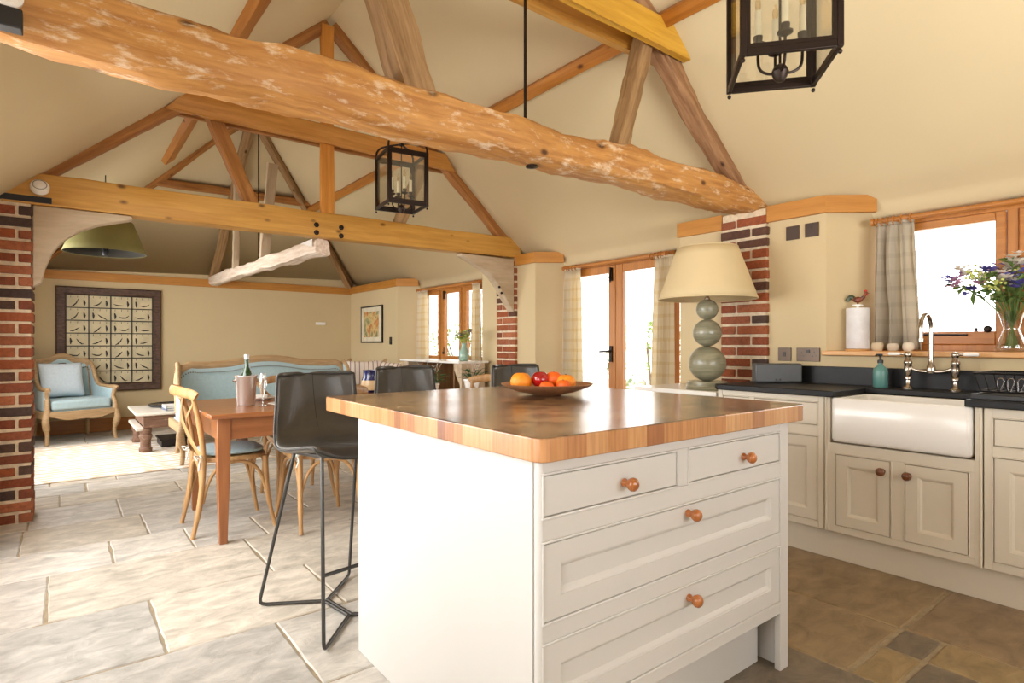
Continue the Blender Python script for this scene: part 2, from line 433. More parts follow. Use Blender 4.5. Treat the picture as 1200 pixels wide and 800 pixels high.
# floor ------------------------------------------------------------- flagstones
STONE = attr_mat('riven_sandstone', .40, 6.5, .4, .8, 1.9)
def floor():
    mb = MB(); rnd = random.Random(3)
    pal = [lin(206, 201, 191), lin(198, 194, 187), lin(212, 206, 196), lin(194, 190, 182), lin(208, 199, 184), lin(202, 193, 178)]  # pale set: bright light on the left put into slab colour
    dark = [lin(150, 128, 96), lin(134, 114, 88), lin(152, 130, 92), lin(128, 114, 96), lin(142, 120, 92)]  # brown set: shade of the right kitchen side put into slab colour
    def slab(x0, x1, y0, y1):
        g = .009 if (x0 > 2.1 and y1 < 2.6) else .0045; x0 += g; x1 -= g; y0 += g; y1 -= g
        if x1-x0 < .03 or y1-y0 < .03: return
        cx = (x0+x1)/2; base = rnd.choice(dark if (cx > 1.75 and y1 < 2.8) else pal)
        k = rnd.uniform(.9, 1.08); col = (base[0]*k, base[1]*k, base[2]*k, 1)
        pts = []
        def edge(a, b):
            n = max(2, int((Vector(b)-Vector(a)).length/.06))
            for i in range(n):
                t = i/n; p = Vector(a).lerp(Vector(b), t)
                j = noise.noise(Vector((p.x*9, p.y*9, 1)))*.007
                c = Vector((cx, (y0+y1)/2)); d = (p-c).normalized()
                pts.append(p+d*j)
        edge((x0, y0), (x1, y0)); edge((x1, y0), (x1, y1)); edge((x1, y1), (x0, y1)); edge((x0, y1), (x0, y0))
        c = Vector((cx, (y0+y1)/2)); zt = rnd.uniform(-.0015, 0)
        A = [mb.bm.verts.new((p.x, p.y, -.012)) for p in pts]
        B = [mb.bm.verts.new((p.x, p.y, zt-.004)) for p in pts]
        Cc = []
        for p in pts:
            q = p+(c-p).normalized()*.006; Cc.append(mb.bm.verts.new((q.x, q.y, zt)))
        n = len(pts); F = []
        for i in range(n):
            j = (i+1) % n
            F.append(mb.bm.faces.new((A[i], A[j], B[j], B[i]))); F.append(mb.bm.faces.new((B[i], B[j], Cc[j], Cc[i])))
        F.append(mb.bm.faces.new(Cc)); mb._col(F, col)
    # left area: courses along X read from the photograph
    rows = [(-1.7, -1.15), (-1.15, -.7), (-.7, -.2), (-.2, .3), (.3, .75), (.75, 1.3), (1.3, 1.95), (1.95, 2.5), (2.5, 3.07), (3.07, 3.69), (3.69, 4.13), (4.13, 4.66),
            (4.66, 5.2), (5.2, 5.6), (5.6, 5.95), (5.95, 6.4), (6.4, 6.95), (6.95, 7.4), (7.4, 7.95), (7.95, 8.4), (8.4, 8.9), (8.9, 9.4)]
    known = {2.5: [.312, 1.0, 1.62], 3.07: [-.052, .85, 1.5], 3.69: [.22, .60, .99, 1.7], 1.95: [-.05, .7, 1.2], 5.2: [-.01, .75], 5.6: [.156, .9]}
    xmax = 2.19
    for y0, y1 in rows:
        right = XO+.1 if y0 >= 2.5 else xmax
        xs = [-.6]+known.get(y0, []); x = xs[-1] if len(xs) > 1 else -.6+rnd.uniform(.2, .7)
        if len(xs) == 1: xs.append(x)
        while True:
            x += rnd.choice([.45, .6, .75, .9]) * rnd.uniform(.9, 1.1)
            if x > right-.3: break
            xs.append(x)
        xs.append(right)
        for a, b in zip(xs, xs[1:]): slab(a, b, y0, y1)
    # right kitchen area
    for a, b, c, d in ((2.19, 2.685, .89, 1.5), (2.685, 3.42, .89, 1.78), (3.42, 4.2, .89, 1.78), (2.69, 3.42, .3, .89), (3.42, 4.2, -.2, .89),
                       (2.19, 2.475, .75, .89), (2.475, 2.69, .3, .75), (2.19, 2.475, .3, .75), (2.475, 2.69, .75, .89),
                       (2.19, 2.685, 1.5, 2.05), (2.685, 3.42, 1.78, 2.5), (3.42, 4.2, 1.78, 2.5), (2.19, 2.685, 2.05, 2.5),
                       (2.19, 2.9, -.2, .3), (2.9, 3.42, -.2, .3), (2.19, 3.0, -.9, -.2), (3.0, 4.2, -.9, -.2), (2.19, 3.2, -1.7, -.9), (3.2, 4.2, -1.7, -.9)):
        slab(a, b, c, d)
    o = mb.build('floor', STONE, smooth=False); struct(o)
    m2 = MB(); m2.box(XL-.35, XO+.15, YB-.15, YF+.15, -.12, -.006)
    g = m2.build('mortar_bed', mat('mortar', lin(158, 142, 116), .9, var=.1, scale=20, bump=.3), o)
floor()

# brick piers ---------------------------------------------------------
BRICK = attr_mat('old_brick', .85, 40, .35, .6)
MORTAR = mat('lime_mortar', lin(220, 202, 174), .95, var=.08, scale=30, bump=.4)
def pier(x0, x1, y0, y1, z1, label, seed):
    rnd = random.Random(seed); root = empty('brick_pier', (0, 0, 0), 0, label, 'pier')
    m = MB(); m.box(x0+.006, x1-.006, y0+.006, y1-.006, 0, z1); m.build('mortar', MORTAR, root)
    m = MB(); z = .008; k = 0
    pal = [lin(162, 88, 54), lin(172, 98, 62), lin(150, 80, 52), lin(164, 96, 66), lin(142, 80, 56), lin(178, 108, 74)]
    drk = [lin(92, 70, 60), lin(108, 74, 60), lin(84, 66, 60)]
    def cuts(a, b, first, L):
        c = [a]; x = a+first
        while x < b-.05: c.append(x); x += L
        c.append(b); return c
    while z < z1-.03:
        h = min(.0585, z1-z-.005)
        if k % 2: xs, ys = cuts(x0, x1, .225, .225), cuts(y0, y1, .1125, .1125+.1)
        else: xs, ys = cuts(x0, x1, .1125, .1125+.1), cuts(y0, y1, .225, .225)
        for xa, xb in zip(xs, xs[1:]):
            for ya, yb in zip(ys, ys[1:]):
                c = rnd.choice(drk) if rnd.random() < .2 else rnd.choice(pal); q = rnd.uniform(.72, 1.0)
                g = .0085; j = lambda: rnd.uniform(-.004, .002)
                hz = rnd.uniform(-.003, .003)
                m.box(xa+(g if xa > x0 else -.003+j()), xb-(g if xb < x1 else -.003+j()), ya+(g if ya > y0 else -.003+j()), yb-(g if yb < y1 else -.003+j()),
                      z+rnd.uniform(0, .003), z+h+rnd.uniform(-.005, .002), col=(c[0]*q, c[1]*q, c[2]*q, 1))
        z += .0755; k += 1
    m.build('brickwork', BRICK, root, bevel=.004, seg=1)
    return root

# walls ---------------------------------------------------------------
def wall_grid(name, m, x, openings, y0, y1, z0, ztop, th, sgn, eps=0):
    "wall in plane X=x spanning y0..y1; openings (ya,yb,za,zb); thickness th to sgn side"
    mb = MB()
    ys = sorted({y0, y1, *[o[0] for o in openings], *[o[1] for o in openings]})
    for a, b in zip(ys, ys[1:]):
        op = [o for o in openings if o[0] <= a+1e-6 and o[1] >= b-1e-6]
        xa, xb = (x, x+th) if sgn > 0 else (x-th, x)
        if op:
            o = op[0]
            if o[2] > z0: mb.box(xa, xb, a, b, z0, o[2])
            if o[3] < ztop: mb.box(xa, xb, a, b, o[3], ztop)
        else: mb.box(xa, xb, a, b, z0, ztop)
    return struct(mb.build(name, m, smooth=False))
# right wall: inner leaf as solid piers between splayed recesses
KW = (-.45, 1.48, 1.10); DW = (3.02, 4.35, 0.0); FW = (5.72, 7.40, .92)   # recess at outer plane: y0,y1,sill
def splay_solid(ya_in, yb_in, ya_out, yb_out, z0, z1, mb):
    mb.prism([(XR, ya_in), (XR, yb_in), (XO+.12, yb_out), (XO+.12, ya_out)], 'Z', z0, z1)
mb = MB()
segs = [(YB-.1, -.66, YB-.1, -.45), (1.69, 2.79, 1.46, 3.02), (4.55, 5.5, 4.35, 5.72), (7.63, YF+.1, 7.40, YF+.1)]
for a, b, c, d in segs: splay_solid(a, b, c, d, 0, 2.085, mb)
struct(mb.build('wall_right', PLASTER, smooth=False))
mb = MB()   # below the two windows
mb.prism([(XR, -.66), (XR, 1.69), (XO+.12, 1.46), (XO+.12, -.45)], 'Z', 0, 1.075)
mb.prism([(XR, 5.5), (XR, 7.63), (XO+.12, 7.40), (XO+.12, 5.72)], 'Z', 0, .88)
mb.box(XO+.02, XO+.12, -.7, 1.6, 1.95, 2.1); mb.box(XO+.02, XO+.12, 2.9, 4.5, 1.95, 2.1); mb.box(XO+.02, XO+.12, 5.6, 7.6, 1.95, 2.1)
struct(mb.build('wall_right_recesses', PLASTER, smooth=False))
# left wall with openings outside the picture
wall_grid('wall_left', PLASTER, XL, [(.05, 1.6, .55, 1.95), (2.0, 4.3, .0, 1.98), (5.7, 8.3, .0, 1.98)], YB, YF, 0, 2.1, .22, -1)
mb = MB()
mb.box(XL-.1, XR-.03, YF, YF+.15, 0, 2.08); mb.box(XR-.03, XO+.14, YF, YF+.15, 0, 2.24); mb.prism([(XL-.1, 2.08), (XR-.03, 2.08), (XR-.03, 2.23), (XL-.1, 2.09)], 'Y', YF+.0, YF+.15)
struct(mb.build('wall_far', PLASTER, smooth=False))
mb = MB()
mb.box(XL-.1, .25, YB-.12, YB, 0, 2.1); mb.box(3.0, XO+.1, YB-.12, YB, 0, 2.1); mb.box(.25, 3.0, YB-.12, YB, 0, .85); mb.box(.25, 3.0, YB-.12, YB, 2.05, 2.1)
mb.prism([(XL-.2, 1.95), (XO+.1, 1.9), (XO+.1, 2.1), (RX, RZ+.1), (XL-.2, 2.1)], 'Y', YB-.12, YB)
struct(mb.build('wall_back', PLASTER, smooth=False))
# ceiling -------------------------------------------------------------
mb = MB()
def quad(a, b, c, d): mb.poly([a, b, c, d])
# right slope down to the hip, with eaves curve in the recesses
def strip(xa, za, xb, zb, y0, y1, hip=True):
    mb.poly([(xa, y0, za), (xb, y0, zb), (xb, y1(xb) if callable(y1) else y1, zb), (xa, y1(xa) if callable(y1) else y1, za)])
hipy = lambda x: HY+(YF-HY)*(abs(x-RX)/((XR-RX) if x > RX else (RX-XL)))
ye = YF+.02
mb.poly([(RX, YB, RZ), (XR, YB, ZW), (XR, ye, ZW), (RX, HY, RZ)])
mb.poly([(RX, YB, RZ), (RX, HY, RZ), (XL, ye, 2.067), (XL, YB, 2.067)])
mb.poly([(RX, HY, RZ), (XR, ye, ZW), (XL, ye, 2.067)])
# eaves beyond the wall plane
prof = [(XR, ZW), (3.96, 2.11), (4.05, 2.055), (4.085, 2.02), (4.105, 1.965), (4.13, 1.94)]
for (xa, za), (xb, zb) in zip(prof, prof[1:]):
    mb.poly([(xa, YB, za), (xb, YB, zb), (xb, ye, zb), (xa, ye, za)])
mb.poly([(XL, YB, 2.067), (XL-.2, YB, 1.97), (XL-.2, ye, 1.97), (XL, ye, 2.067)])
bmesh.ops.remove_doubles(mb.bm, verts=mb.bm.verts, dist=.001)
c_ = mb.build('ceiling', CEIL, smooth=True, angle=25)
fb = bmesh.new(); fb.from_mesh(c_.data)
bmesh.ops.reverse_faces(fb, faces=[f for f in fb.faces if f.normal.z > 0]); fb.to_mesh(c_.data); fb.free()
q = c_.modifiers.new('solid', 'SOLIDIFY'); q.thickness = .12; q.offset = -1
c_.data.set_sharp_from_angle(angle=math.radians(30))
struct(c_)

# trims ---------------------------------------------------------------
def wallboard(name, p0, p1, z0, z1, th, m):
    a = Vector(p0); b = Vector(p1); d = (b-a).normalized(); nrm = Vector((-d.y, d.x))*th
    mb = MB(); L = (b-a).length
    mb.box(0, L, -th, 0, 0, z1-z0)
    o = mb.build(name, m, bevel=.003, smooth=False)
    o.location = (a.x, a.y, z0); o.rotation_euler = (0, 0, math.atan2(d.y, d.x)); return struct(o)
# direction chosen so that local -Y faces the room
wallboard('trim_1', (XL, YF), (XR, YF), 1.97, 2.08, .03, TRIM)
wallboard('trim_2', (XR, YF-.03), (XR, 7.62), 1.978, 2.087, .03, TRIM)
wallboard('trim_3', (XR-.012, 7.645), (XO-.035, 7.43), 1.978, 2.087, .03, TRIM)
wallboard('trim_4', (XR, 4.86), (XR, 4.54), 1.978, 2.087, .03, TRIM)
wallboard('trim_5', (XR-.012, 4.565), (XO-.035, 4.38), 1.978, 2.087, .03, TRIM)
wallboard('trim_6', (XR, 2.80), (XR, 2.41), 1.978, 2.087, .03, TRIM)
wallboard('trim_7', (XR, 2.07), (XR, 1.68), 1.978, 2.087, .03, TRIM)
wallboard('trim_8', (XR-.012, 1.705), (XO-.035, 1.50), 1.978, 2.087, .03, TRIM)
wallboard('baseboard_far', (XL, YF), (XR, YF), 0, .17, .02, wood('skirting_oak', lin(150, 96, 40), lin(176, 118, 58), 'X', .4, knots=False, bump=.05))

# outside ground and hedge
mb = MB(); mb.box(-8, 16, -10, 20, -.3, -.14)
struct(mb.build('ground', mat('pale_gravel', lin(214, 206, 190), .95, var=.1, scale=3)))

def garden_shrub(loc, rad, h, label, seed):
    rnd = random.Random(seed); r = empty('garden_shrub', (loc[0], loc[1], -.14), 0, label, 'shrub')
    s = MB()
    for k in range(7):
        a = k*2*PI/7; s.tube(smoothpath([(0, 0, 0), (.15*rad*math.cos(a), .15*rad*math.sin(a), h*.3), (.55*rad*math.cos(a), .55*rad*math.sin(a), h*.75)], 4), .02, 6)
    s.build('branches', mat('bark', lin(110, 90, 66), .9), r)
    s = MB()
    for i in range(1500):
        d = Vector((rnd.gauss(0, 1), rnd.gauss(0, 1), rnd.gauss(0, 1))).normalized()*rnd.uniform(.6, 1)**.5
        c = Vector((d.x*rad, d.y*rad, h*.55+d.z*h*.48)); e = Vector((rnd.uniform(-1, 1), rnd.uniform(-1, 1), rnd.uniform(-1, 1))).normalized(); L = rnd.uniform(.05, .1)
        q = e.cross(Vector((rnd.uniform(-1, 1), .3, 1))).normalized()*L*.4; s.poly([c, c+e*L*.5+q, c+e*L, c+e*L*.5-q])
    s.build('foliage', SUNLEAF, r, smooth=False)
garden_shrub((8.2, 6.55), .8, 1.75, 'bright green garden shrub seen faintly through the garden doors', 31)
garden_shrub((8.0, 12.4), 1.1, 1.75, 'bright green garden shrub seen faintly through the far living room window', 32)

# windows and doors -----------------------------------------------------
GLASS = glass_mat()
def casement(name, X, y0, y1, z0, z1, lights, inward=-1, fw=.055, sash=.05, mull=.06, botrail=.07, dark=True):
    root = empty(name, (0, 0, 0)); root['kind'] = 'structure'
    m = MB(); xa, xb = X, X+.07
    m.box(xa, xb, y0, y0+fw, z0, z1); m.box(xa, xb, y1-fw, y1, z0, z1)
    m.box(xa+.001, xb-.001, y0, y1, z1-fw, z1); m.box(xa+.001, xb-.001, y0, y1, z0, z0+.04)
    W = (y1-y0-2*fw-mull*(lights-1))/lights
    for i in range(1, lights):
        a = y0+fw+i*W+(i-1)*mull; m.box(xa+.002, xb-.002, a, a+mull, z0, z1)
    m.build('window_frame', OAKF, root, bevel=.004)
    for i in range(lights):
        a = y0+fw+i*(W+mull)+.003; b = a+W-.006; za = z0+.0395; zb = z1-fw-.003
        s = MB(); x0, x1 = X-.012, X+.045
        s.box(x0, x1, a, a+sash, za, zb); s.box(x0, x1, b-sash, b, za, zb)
        s.box(x0+.001, x1-.001, a+sash, b-sash, zb-sash, zb); s.box(x0+.001, x1-.001, a+sash, b-sash, za, za+botrail)
        so = s.build('sash', OAKY, root, bevel=.005)
        g = MB(); g.box(X+.02, X+.026, a+sash-.005, b-sash+.005, za+botrail-.005, zb-sash+.005); g.build('glass_pane', GLASS, so)
    return root
w1 = casement('window_1', XO-.02, -.43, 1.47, 1.106, 1.935, 3, botrail=.075, mull=.05, sash=.045)
w2 = casement('window_2', XO-.02, 5.73, 7.38, .88, 1.935, 3, sash=.05)
def french(name, X, y0, y1, z1, sgn=1):
    root = empty(name); root['kind'] = 'structure'
    m = MB(); fw = .05
    m.box(X, X+.08, y0, y0+fw, 0, z1); m.box(X, X+.08, y1-fw, y1, 0, z1); m.box(X+.001, X+.079, y0, y1, z1-fw, z1); m.box(X+.001, X+.079, y0, y1, 0, .03)
    m.build('door_frame', OAKF, root, bevel=.004)
    mid = (y0+y1)/2
    for a, b in ((y0+fw+.003, mid-.002), (mid+.002, y1-fw-.003)):
        s = MB(); x0, x1 = X-.005, X+.045; st = .085
        s.box(x0, x1, a, a+st, .033, z1-fw-.003); s.box(x0, x1, b-st, b, .033, z1-fw-.003)
        s.box(x0+.001, x1-.001, a+st, b-st, z1-fw-.003-.07, z1-fw-.003); s.box(x0+.001, x1-.001, a+st, b-st, .033, .25)
        so = s.build('door_leaf', OAKF, root, bevel=.005)
        g = MB(); g.box(X+.018, X+.024, a+st-.005, b-st+.005, .245, z1-fw-.07); g.build('glass_pane', GLASS, so)
    return root, mid
d1, mid = french('door_1', XO-.02, 3.03, 4.34, 1.94)
def bolt(root, X, y, z):
    b = MB(); b.box(X-.022, X-.006, y-.016, y+.016, z-.06, z+.06); b.tube([(X-.03, y, z-.075), (X-.03, y, z+.065)], .007)
    b.sphere((X-.035, y, z-.03), .012, 10, 8); b.build('door_bolt', IRON, root)
bolt(d1, XO-.02, mid+.045, 1.80)
h = MB(); X = XO-.03
h.box(X-.012, X+.004, mid+.03, mid+.062, .98, 1.13); h.tube([(X-.01, mid+.046, 1.08), (X-.045, mid+.046, 1.08), (X-.05, mid+.06, 1.08), (X-.05, mid+.15, 1.075)], .009)
h.build('door_handle', IRON, d1)
h = MB(); h.tube([(X-.012, mid+.046, 1.01), (X-.04, mid+.046, 1.01)], .004); h.tube(arc((X-.045, mid+.046, 1.0), .012, 0, 2*PI, 14, 'YZ'), .003)
h.box(X-.047, X-.043, mid+.036, mid+.056, .92, .975)
h.build('key', mat('green_key_tag', lin(90, 150, 110), .5), d1)
f2 = french('door_2', XL-.2, 2.03, 4.27, 1.96); f3 = french('door_3', XL-.2, 5.73, 8.27, 1.96)
casement('window_3', XL-.16, .07, 1.58, .57, 1.93, 2)
mb = MB()
for z0, z1 in ((.85, .9), (2.0, 2.05)): mb.box(.25, 3.0, YB-.1, YB-.04, z0, z1)
for x in (.25, 1.15, 2.05, 2.94): mb.box(x, x+.06, YB-.1, YB-.04, .9, 2.0)
w4 = mb.build('window_4', OAKF, smooth=False); struct(w4)  # unseen window, added to let light reach the island front
# espagnolette catches on window_1 sash bottom and stay bar
s = MB(); s.tube([(XO-.05, 1.30, 1.205), (XO-.05, 1.02, 1.20)], .006); s.tube([(XO-.05, .98, 1.22), (XO-.05, .98, 1.24)], .008)
s.build('window_stay', IRON, w1)
s = MB(); s.lathe([(.018, 0), (.02, .006), (.012, .012), (.012, .018), (.004, .02)], (XO-.036, .93, 1.232), 16, Matrix.Rotation(-PI/2, 4, 'Y'))
s.build('window_catch', IRON, w1)
s = MB(); s.tube([(XO-.045, 6.72, 1.02), (XO-.045, 6.72, 1.10)], .008); s.sphere((XO-.05, 6.72, 1.03), .02, 10, 8); s.build('window_catch', IRON, w2)
s = MB(); s.box(XO-.05, XO-.03, 6.70, 6.74, 1.75, 1.86); s.build('window_bolt', IRON, w2)
# window boards
mb = MB(); mb.prism([(3.785, 1.70), (3.785, -.68), (XR, -.68), (XO, -.46), (XO, 1.475), (XR, 1.70)], 'Z', 1.077, 1.107)
tag(mb.build('window_sill', wood('sill_oak', lin(206, 150, 88), lin(226, 176, 116), 'Y', .4, knots=False, bump=.05), bevel=.006), 'long oak window board under the kitchen window above the sink', 'windowsill')

# ------------------------------------------------------------------ piers and roof timbers
pier(-.55, -.15, 4.85, 5.19, 2.06, 'red brick pier at the left edge under the golden tie beam', 1)
pier(3.80, 4.05, 4.85, 5.17, 2.06, 'narrow red brick pier left of the garden doors, under the curved brace', 2)
pier(3.80, 4.05, 2.07, 2.41, 2.075, 'red brick pier behind the table lamp, left of the paper towel roll', 3)

T1 = 2.25
t1 = empty('roof_truss', (0, 0, 0), 0, 'nearer roof truss on a thick rough log tie beam with grey struts', 'roof truss')
timber('tie_beam', (XL+.02, T1, 2.115), (3.95, T1, 2.165), .20, .205, OLDLOG, t1, rough=.022, n=60, rnd=.62, seed=1, hfn=lambda t: 1.05-.12*t+.05*math.sin(t*9))
timber('strut', (1.235, T1, 2.16), (.93, T1, 3.0), .12, .135, GREYW, t1, .014, 20, .35, seed=2)
timber('strut', (2.50, T1, 2.19), (2.755, T1, 3.0), .085, .095, GREYW, t1, .014, 20, .35, seed=3)
timber('rafter', (3.86, T1, 2.165), (1.80, T1, 3.86), .11, .125, wood('grey_brown_timber', lin(128, 88, 56), lin(180, 140, 102), 'X', .75, bump=.6), t1, .016, 40, .4, seed=4)
timber('rafter', (-.22, T1, 2.165), (1.84, T1, 3.86), .11, .125, GREYW, t1, .016, 40, .4, seed=5)
ce = .15
timber('collar', (.68, 2.155, 2.97), (2.965, 2.155, 2.965), .045, .17, COLLW, t1, .002, 6, .08, endcut=(.85, -.85), seed=6)
timber('collar', (.68, 2.355, 2.985), (3.03, 2.355, 2.985), .045, .13, NEWOAK, t1, .002, 6, .08, endcut=(.85, -.85), seed=7)
s = MB(); s.lathe([(.03, 0), (.03, .008), (.0, .014)], (RX+.05, T1, 2.045), 20, Matrix.Rotation(PI, 4, 'X')); s.build('washer_plate', IRON, t1)
s = MB(); s.tube([(RX, T1-.01, 2.2), (RX, T1-.01, 3.9)], .008); s.build('hanging_rod', IRON, t1)
T2 = 4.92
t2 = empty('roof_truss', (0, 0, 0), 0, 'further roof truss on a squared golden oak tie beam between the brick piers', 'roof truss')
timber('tie_beam', (-.30, T2, 2.15), (3.87, T2, 2.165), .15, .205, NEWOAK, t2, .004, 30, .1, seed=11)
timber('king_post', (1.79, 4.885, 2.24), (1.79, 4.885, 3.86), .05, .105, wood('king_post_oak', lin(190, 122, 44), lin(214, 148, 66), 'X', .5, bump=.2), t2, .002, 12, .08, up=(1, 0, 0), seed=12)
timber('rafter', (3.86, T2, 2.12), (1.84, T2, 3.88), .09, .085, BROWNW, t2, .008, 30, .25, seed=13)
timber('rafter', (-.28, T2, 2.1), (1.80, T2, 3.88), .09, .085, BROWNW, t2, .008, 30, .25, seed=14)
timber('strut', (1.20, T2, 2.24), (.90, T2, 2.93), .08, .10, BROWNW, t2, .006, 16, .15, seed=15)
timber('strut', (2.47, T2, 2.24), (2.76, T2, 2.93), .08, .10, GREYW, t2, .006, 16, .15, seed=16)
timber('collar', (.66, 4.845, 2.93), (2.98, 4.845, 2.905), .045, .155, BROWNW if 0 else wood('collar_oak', lin(176, 116, 48), lin(206, 148, 72), 'X', .5), t2, .002, 10, .08, endcut=(.8, -.8), seed=17)
timber('collar', (.70, 4.99, 2.93), (2.95, 4.99, 2.91), .045, .13, BROWNW, t2, .002, 10, .08, endcut=(.8, -.8), seed=18)
for x, z in ((1.686, 2.125), (1.686, 2.061), (1.899, 2.129), (1.899, 2.056)):
    s = MB(); s.lathe([(.022, 0), (.022, .006), (.013, .007), (.013, .016), (.0, .018)], (x, 4.846, z+.02), 12, Matrix.Rotation(PI/2, 4, 'X')); s.build('bolt', IRON, t2)
def brace(side, x0):
    # curved knee brace: polygon in XZ, thickness in Y
    if side > 0: poly = [(0, 0), (.54, 0), (.545, -.025), (.46, -.05), (.35, -.085), (.25, -.135), (.16, -.21), (.10, -.30), (.065, -.40), (.045, -.50), (0, -.53)]
    else: poly = [(0, 0), (-.66, 0), (-.655, -.02), (-.52, -.075), (-.40, -.125), (-.30, -.19), (-.21, -.28), (-.14, -.37), (-.085, -.45), (-.05, -.50), (0, -.56)]
    s = MB(); s.prism([(x0+a, 2.048+b) for a, b in poly], 'Y', 4.86, 4.97)
    return s.build('knee_brace', LIMEW, t2, bevel=.008)
brace(1, -.148); brace(-1, 3.797)
for a, b in (((3.60, 1.74)), ((3.63, 1.68))):
    s = MB(); s.lathe([(.014, 0), (.012, .01), (0, .014)], (a, 4.862, b), 10, Matrix.Rotation(PI/2, 4, 'X')); s.build('brace_peg', IRON, t2)
s = MB(); s.box(-.55, -.05, 4.84, 4.98, 2.061, 2.10); s.build('bearing_strap', mat('black_strap', lin(24, 24, 26), .6), t2)
# purlins and hip
def purlin(x, label, z, w, h, y1, seed):
    o = timber('purlin', (x, YB, z), (x, y1, z), w, h, wood('purlin_oak', lin(160, 98, 30), lin(188, 124, 48), 'X', .5), None, .004, 40, .1, seed=seed, up=(0, 0, 1) if 0 else (-.68 if x < RX else .68, 0, .73))
    return tag(o, label, 'roof beam')
purlin(2.80, 'long orange-brown purlin running along the right-hand roof slope', 3.055, .085, .085, 8.35, 21)
purlin(.87, 'long orange-brown purlin running along the left-hand roof slope', 3.12, .12, .12, 7.1, 22)
tag(timber('hip_purlin', (.74, 8.27, 3.13), (2.84, 8.27, 3.13), .08, .09, BROWNW, None, .005, 20, .15, seed=23), 'brown cross timber high on the sloping far end of the roof', 'roof beam')
tag(timber('hip_rafter', (XR-.02, YF-.03, 2.10), (RX+.02, HY-.02, 3.90), .09, .10, GREYW, None, .007, 30, .25, seed=24), 'greyish rafter descending to the far right corner of the living room', 'rafter')
tag(timber('hip_rafter', (XL+.02, YF-.03, 2.08), (RX-.02, HY-.02, 3.90), .08, .08, BROWNW, None, .007, 30, .25, seed=25), 'brown rafter descending left above the golden tie beam towards the far left corner', 'rafter')
tag(timber('end_rafter', (1.74, YF-.04, 2.10), (1.82, HY-.02, 3.88), .11, .08, GREYW, None, .007, 30, .25, seed=26), 'thin pale rafter descending the middle of the far roof end', 'rafter')
tag(timber('longitudinal_beam', (1.76, YF-.02, 2.07), (1.78, 4.97, 1.985), .13, .125, LIMEW2, None, .014, 40, .4, seed=27), 'whitewashed old beam running from the golden tie beam to the far wall', 'roof beam')
tag(timber('roof_post', (1.76, 6.72, 2.10), (1.77, 6.42, 3.06), .10, .07, LIMEW, None, .006, 14, .2, up=(0, 1, 0), seed=28), 'pale leaning post standing on the whitewashed beam, nearer of the two', 'post')
tag(timber('roof_post', (1.74, 7.95, 2.10), (1.76, 7.95, 3.30), .07, .07, LIMEW, None, .005, 14, .15, up=(0, 1, 0), seed=29), 'short pale post standing on the whitewashed beam near the far wall', 'post')
s = MB(); s.tube([(1.80, 7.1, 2.13), (1.80, 7.1, 3.9)], .008); tag(s.build('tie_rod', IRON), 'thin black rod dropping from the ridge to the whitewashed beam', 'rod')
s = MB(); s.prism([(5.0, 2.05), (5.30, 2.05), (5.0, 1.985)], 'X', 1.700, 1.706); s.build('steel_bracket', WHITE, t2)
# sensors on beams
s = MB(); Mx = Matrix.Rotation(math.radians(62), 4, 'X')
s.lathe([(.0, 0), (.05, .002), (.052, .025), (.046, .038), (.03, .046), (.028, .05), (0, .052)], (-.11, 4.84, 2.15), 28, Mx)
ms_ = s.build('motion_sensor', WHITE); q = MB(); q.tube([Vector((-.11, 4.84, 2.15))+Mx @ Vector((.036*math.cos(t*PI/12), .036*math.sin(t*PI/12), .044)) for t in range(24)], .0022, 6, closed=True); q.build('lens_ring', mat('grey_ring', lin(120, 118, 112), .4), ms_)
tag(ms_, 'round white alarm sensor at the left end of the golden tie beam', 'sensor')
s = MB(); s.lathe([(.0, 0), (.035, .002), (.037, .02), (.028, .03), (0, .034)], (-.118, 2.125, 2.108), 24, Matrix.Rotation(PI/2, 4, 'X'))
tag(s.build('beam_sensor', WHITE), 'small white disc on the log beam at the top left corner', 'sensor')
s = MB(); s.box(-.22, -.085, 2.10, 2.15, 2.02, 2.075); s.box(-.24, -.10, 2.11, 2.14, 2.03, 2.065)
tag(s.build('metal_strap', mat('black_box', lin(30, 28, 28), .5), bevel=.004), 'small black box fixed on the log beam at the far left of the picture', 'fixing')

# ------------------------------------------------------------------ kitchen island
IX0, IX1, IY0, IY1 = .883, 2.05, 1.035, 2.08
isl = empty('kitchen_island', ((IX0+IX1)/2, (IY0+IY1)/2, 0), 0, 'cream painted kitchen island with four drawers and wooden knobs', 'kitchen island')
def LM(x, y, z=0): return (x-isl.location.x, y-isl.location.y, z)
def ipart(mb, name, m, **k):
    o = mb.build(name, m, None, **k); o.parent = isl; o.location = (-isl.location.x, -isl.location.y, 0); return o
mb = MB(); th = .02
mb.box(IX0, IX0+th, IY0+.025, IY1, 0, .875); mb.box(IX1-th, IX1, IY0+.02, IY1, 0, .875); mb.box(IX0+th, IX1-th, IY1-th, IY1, 0, .875)
ipart(mb, 'side_panel', PAINT, smooth=False)
DR = [(.891, 1.412, .734, .845), (1.458, 1.995, .734, .845), (.891, 1.995, .484, .683), (.891, 1.995, .240, .442)]
mb = MB()      # face frame
f0, f1 = IY0, IY0+.022
mb.box(IX1-.055, IX1, f0, f1, 0, .875)
mb.box(IX0+.008-.0, .891, f0+.001, f1, .0, .875)
mb.box(.891, 1.995, f0, f1, .845, .875)
mb.box(1.412, 1.458, f0, f1, .734, .845)
mb.box(.891, 1.995, f0, f1, .683, .734); mb.box(.891, 1.995, f0, f1, .442, .484); mb.box(.891, 1.995, f0, f1, .203, .240)
ipart(mb, 'face_frame', PAINT, bevel=.002)
mb = MB(); mb.tube([(IX0+.011, IY0+.012, 0), (IX0+.011, IY0+.012, .875)], .0125, 16)
ipart(mb, 'corner_bead', PAINT)
mb = MB()
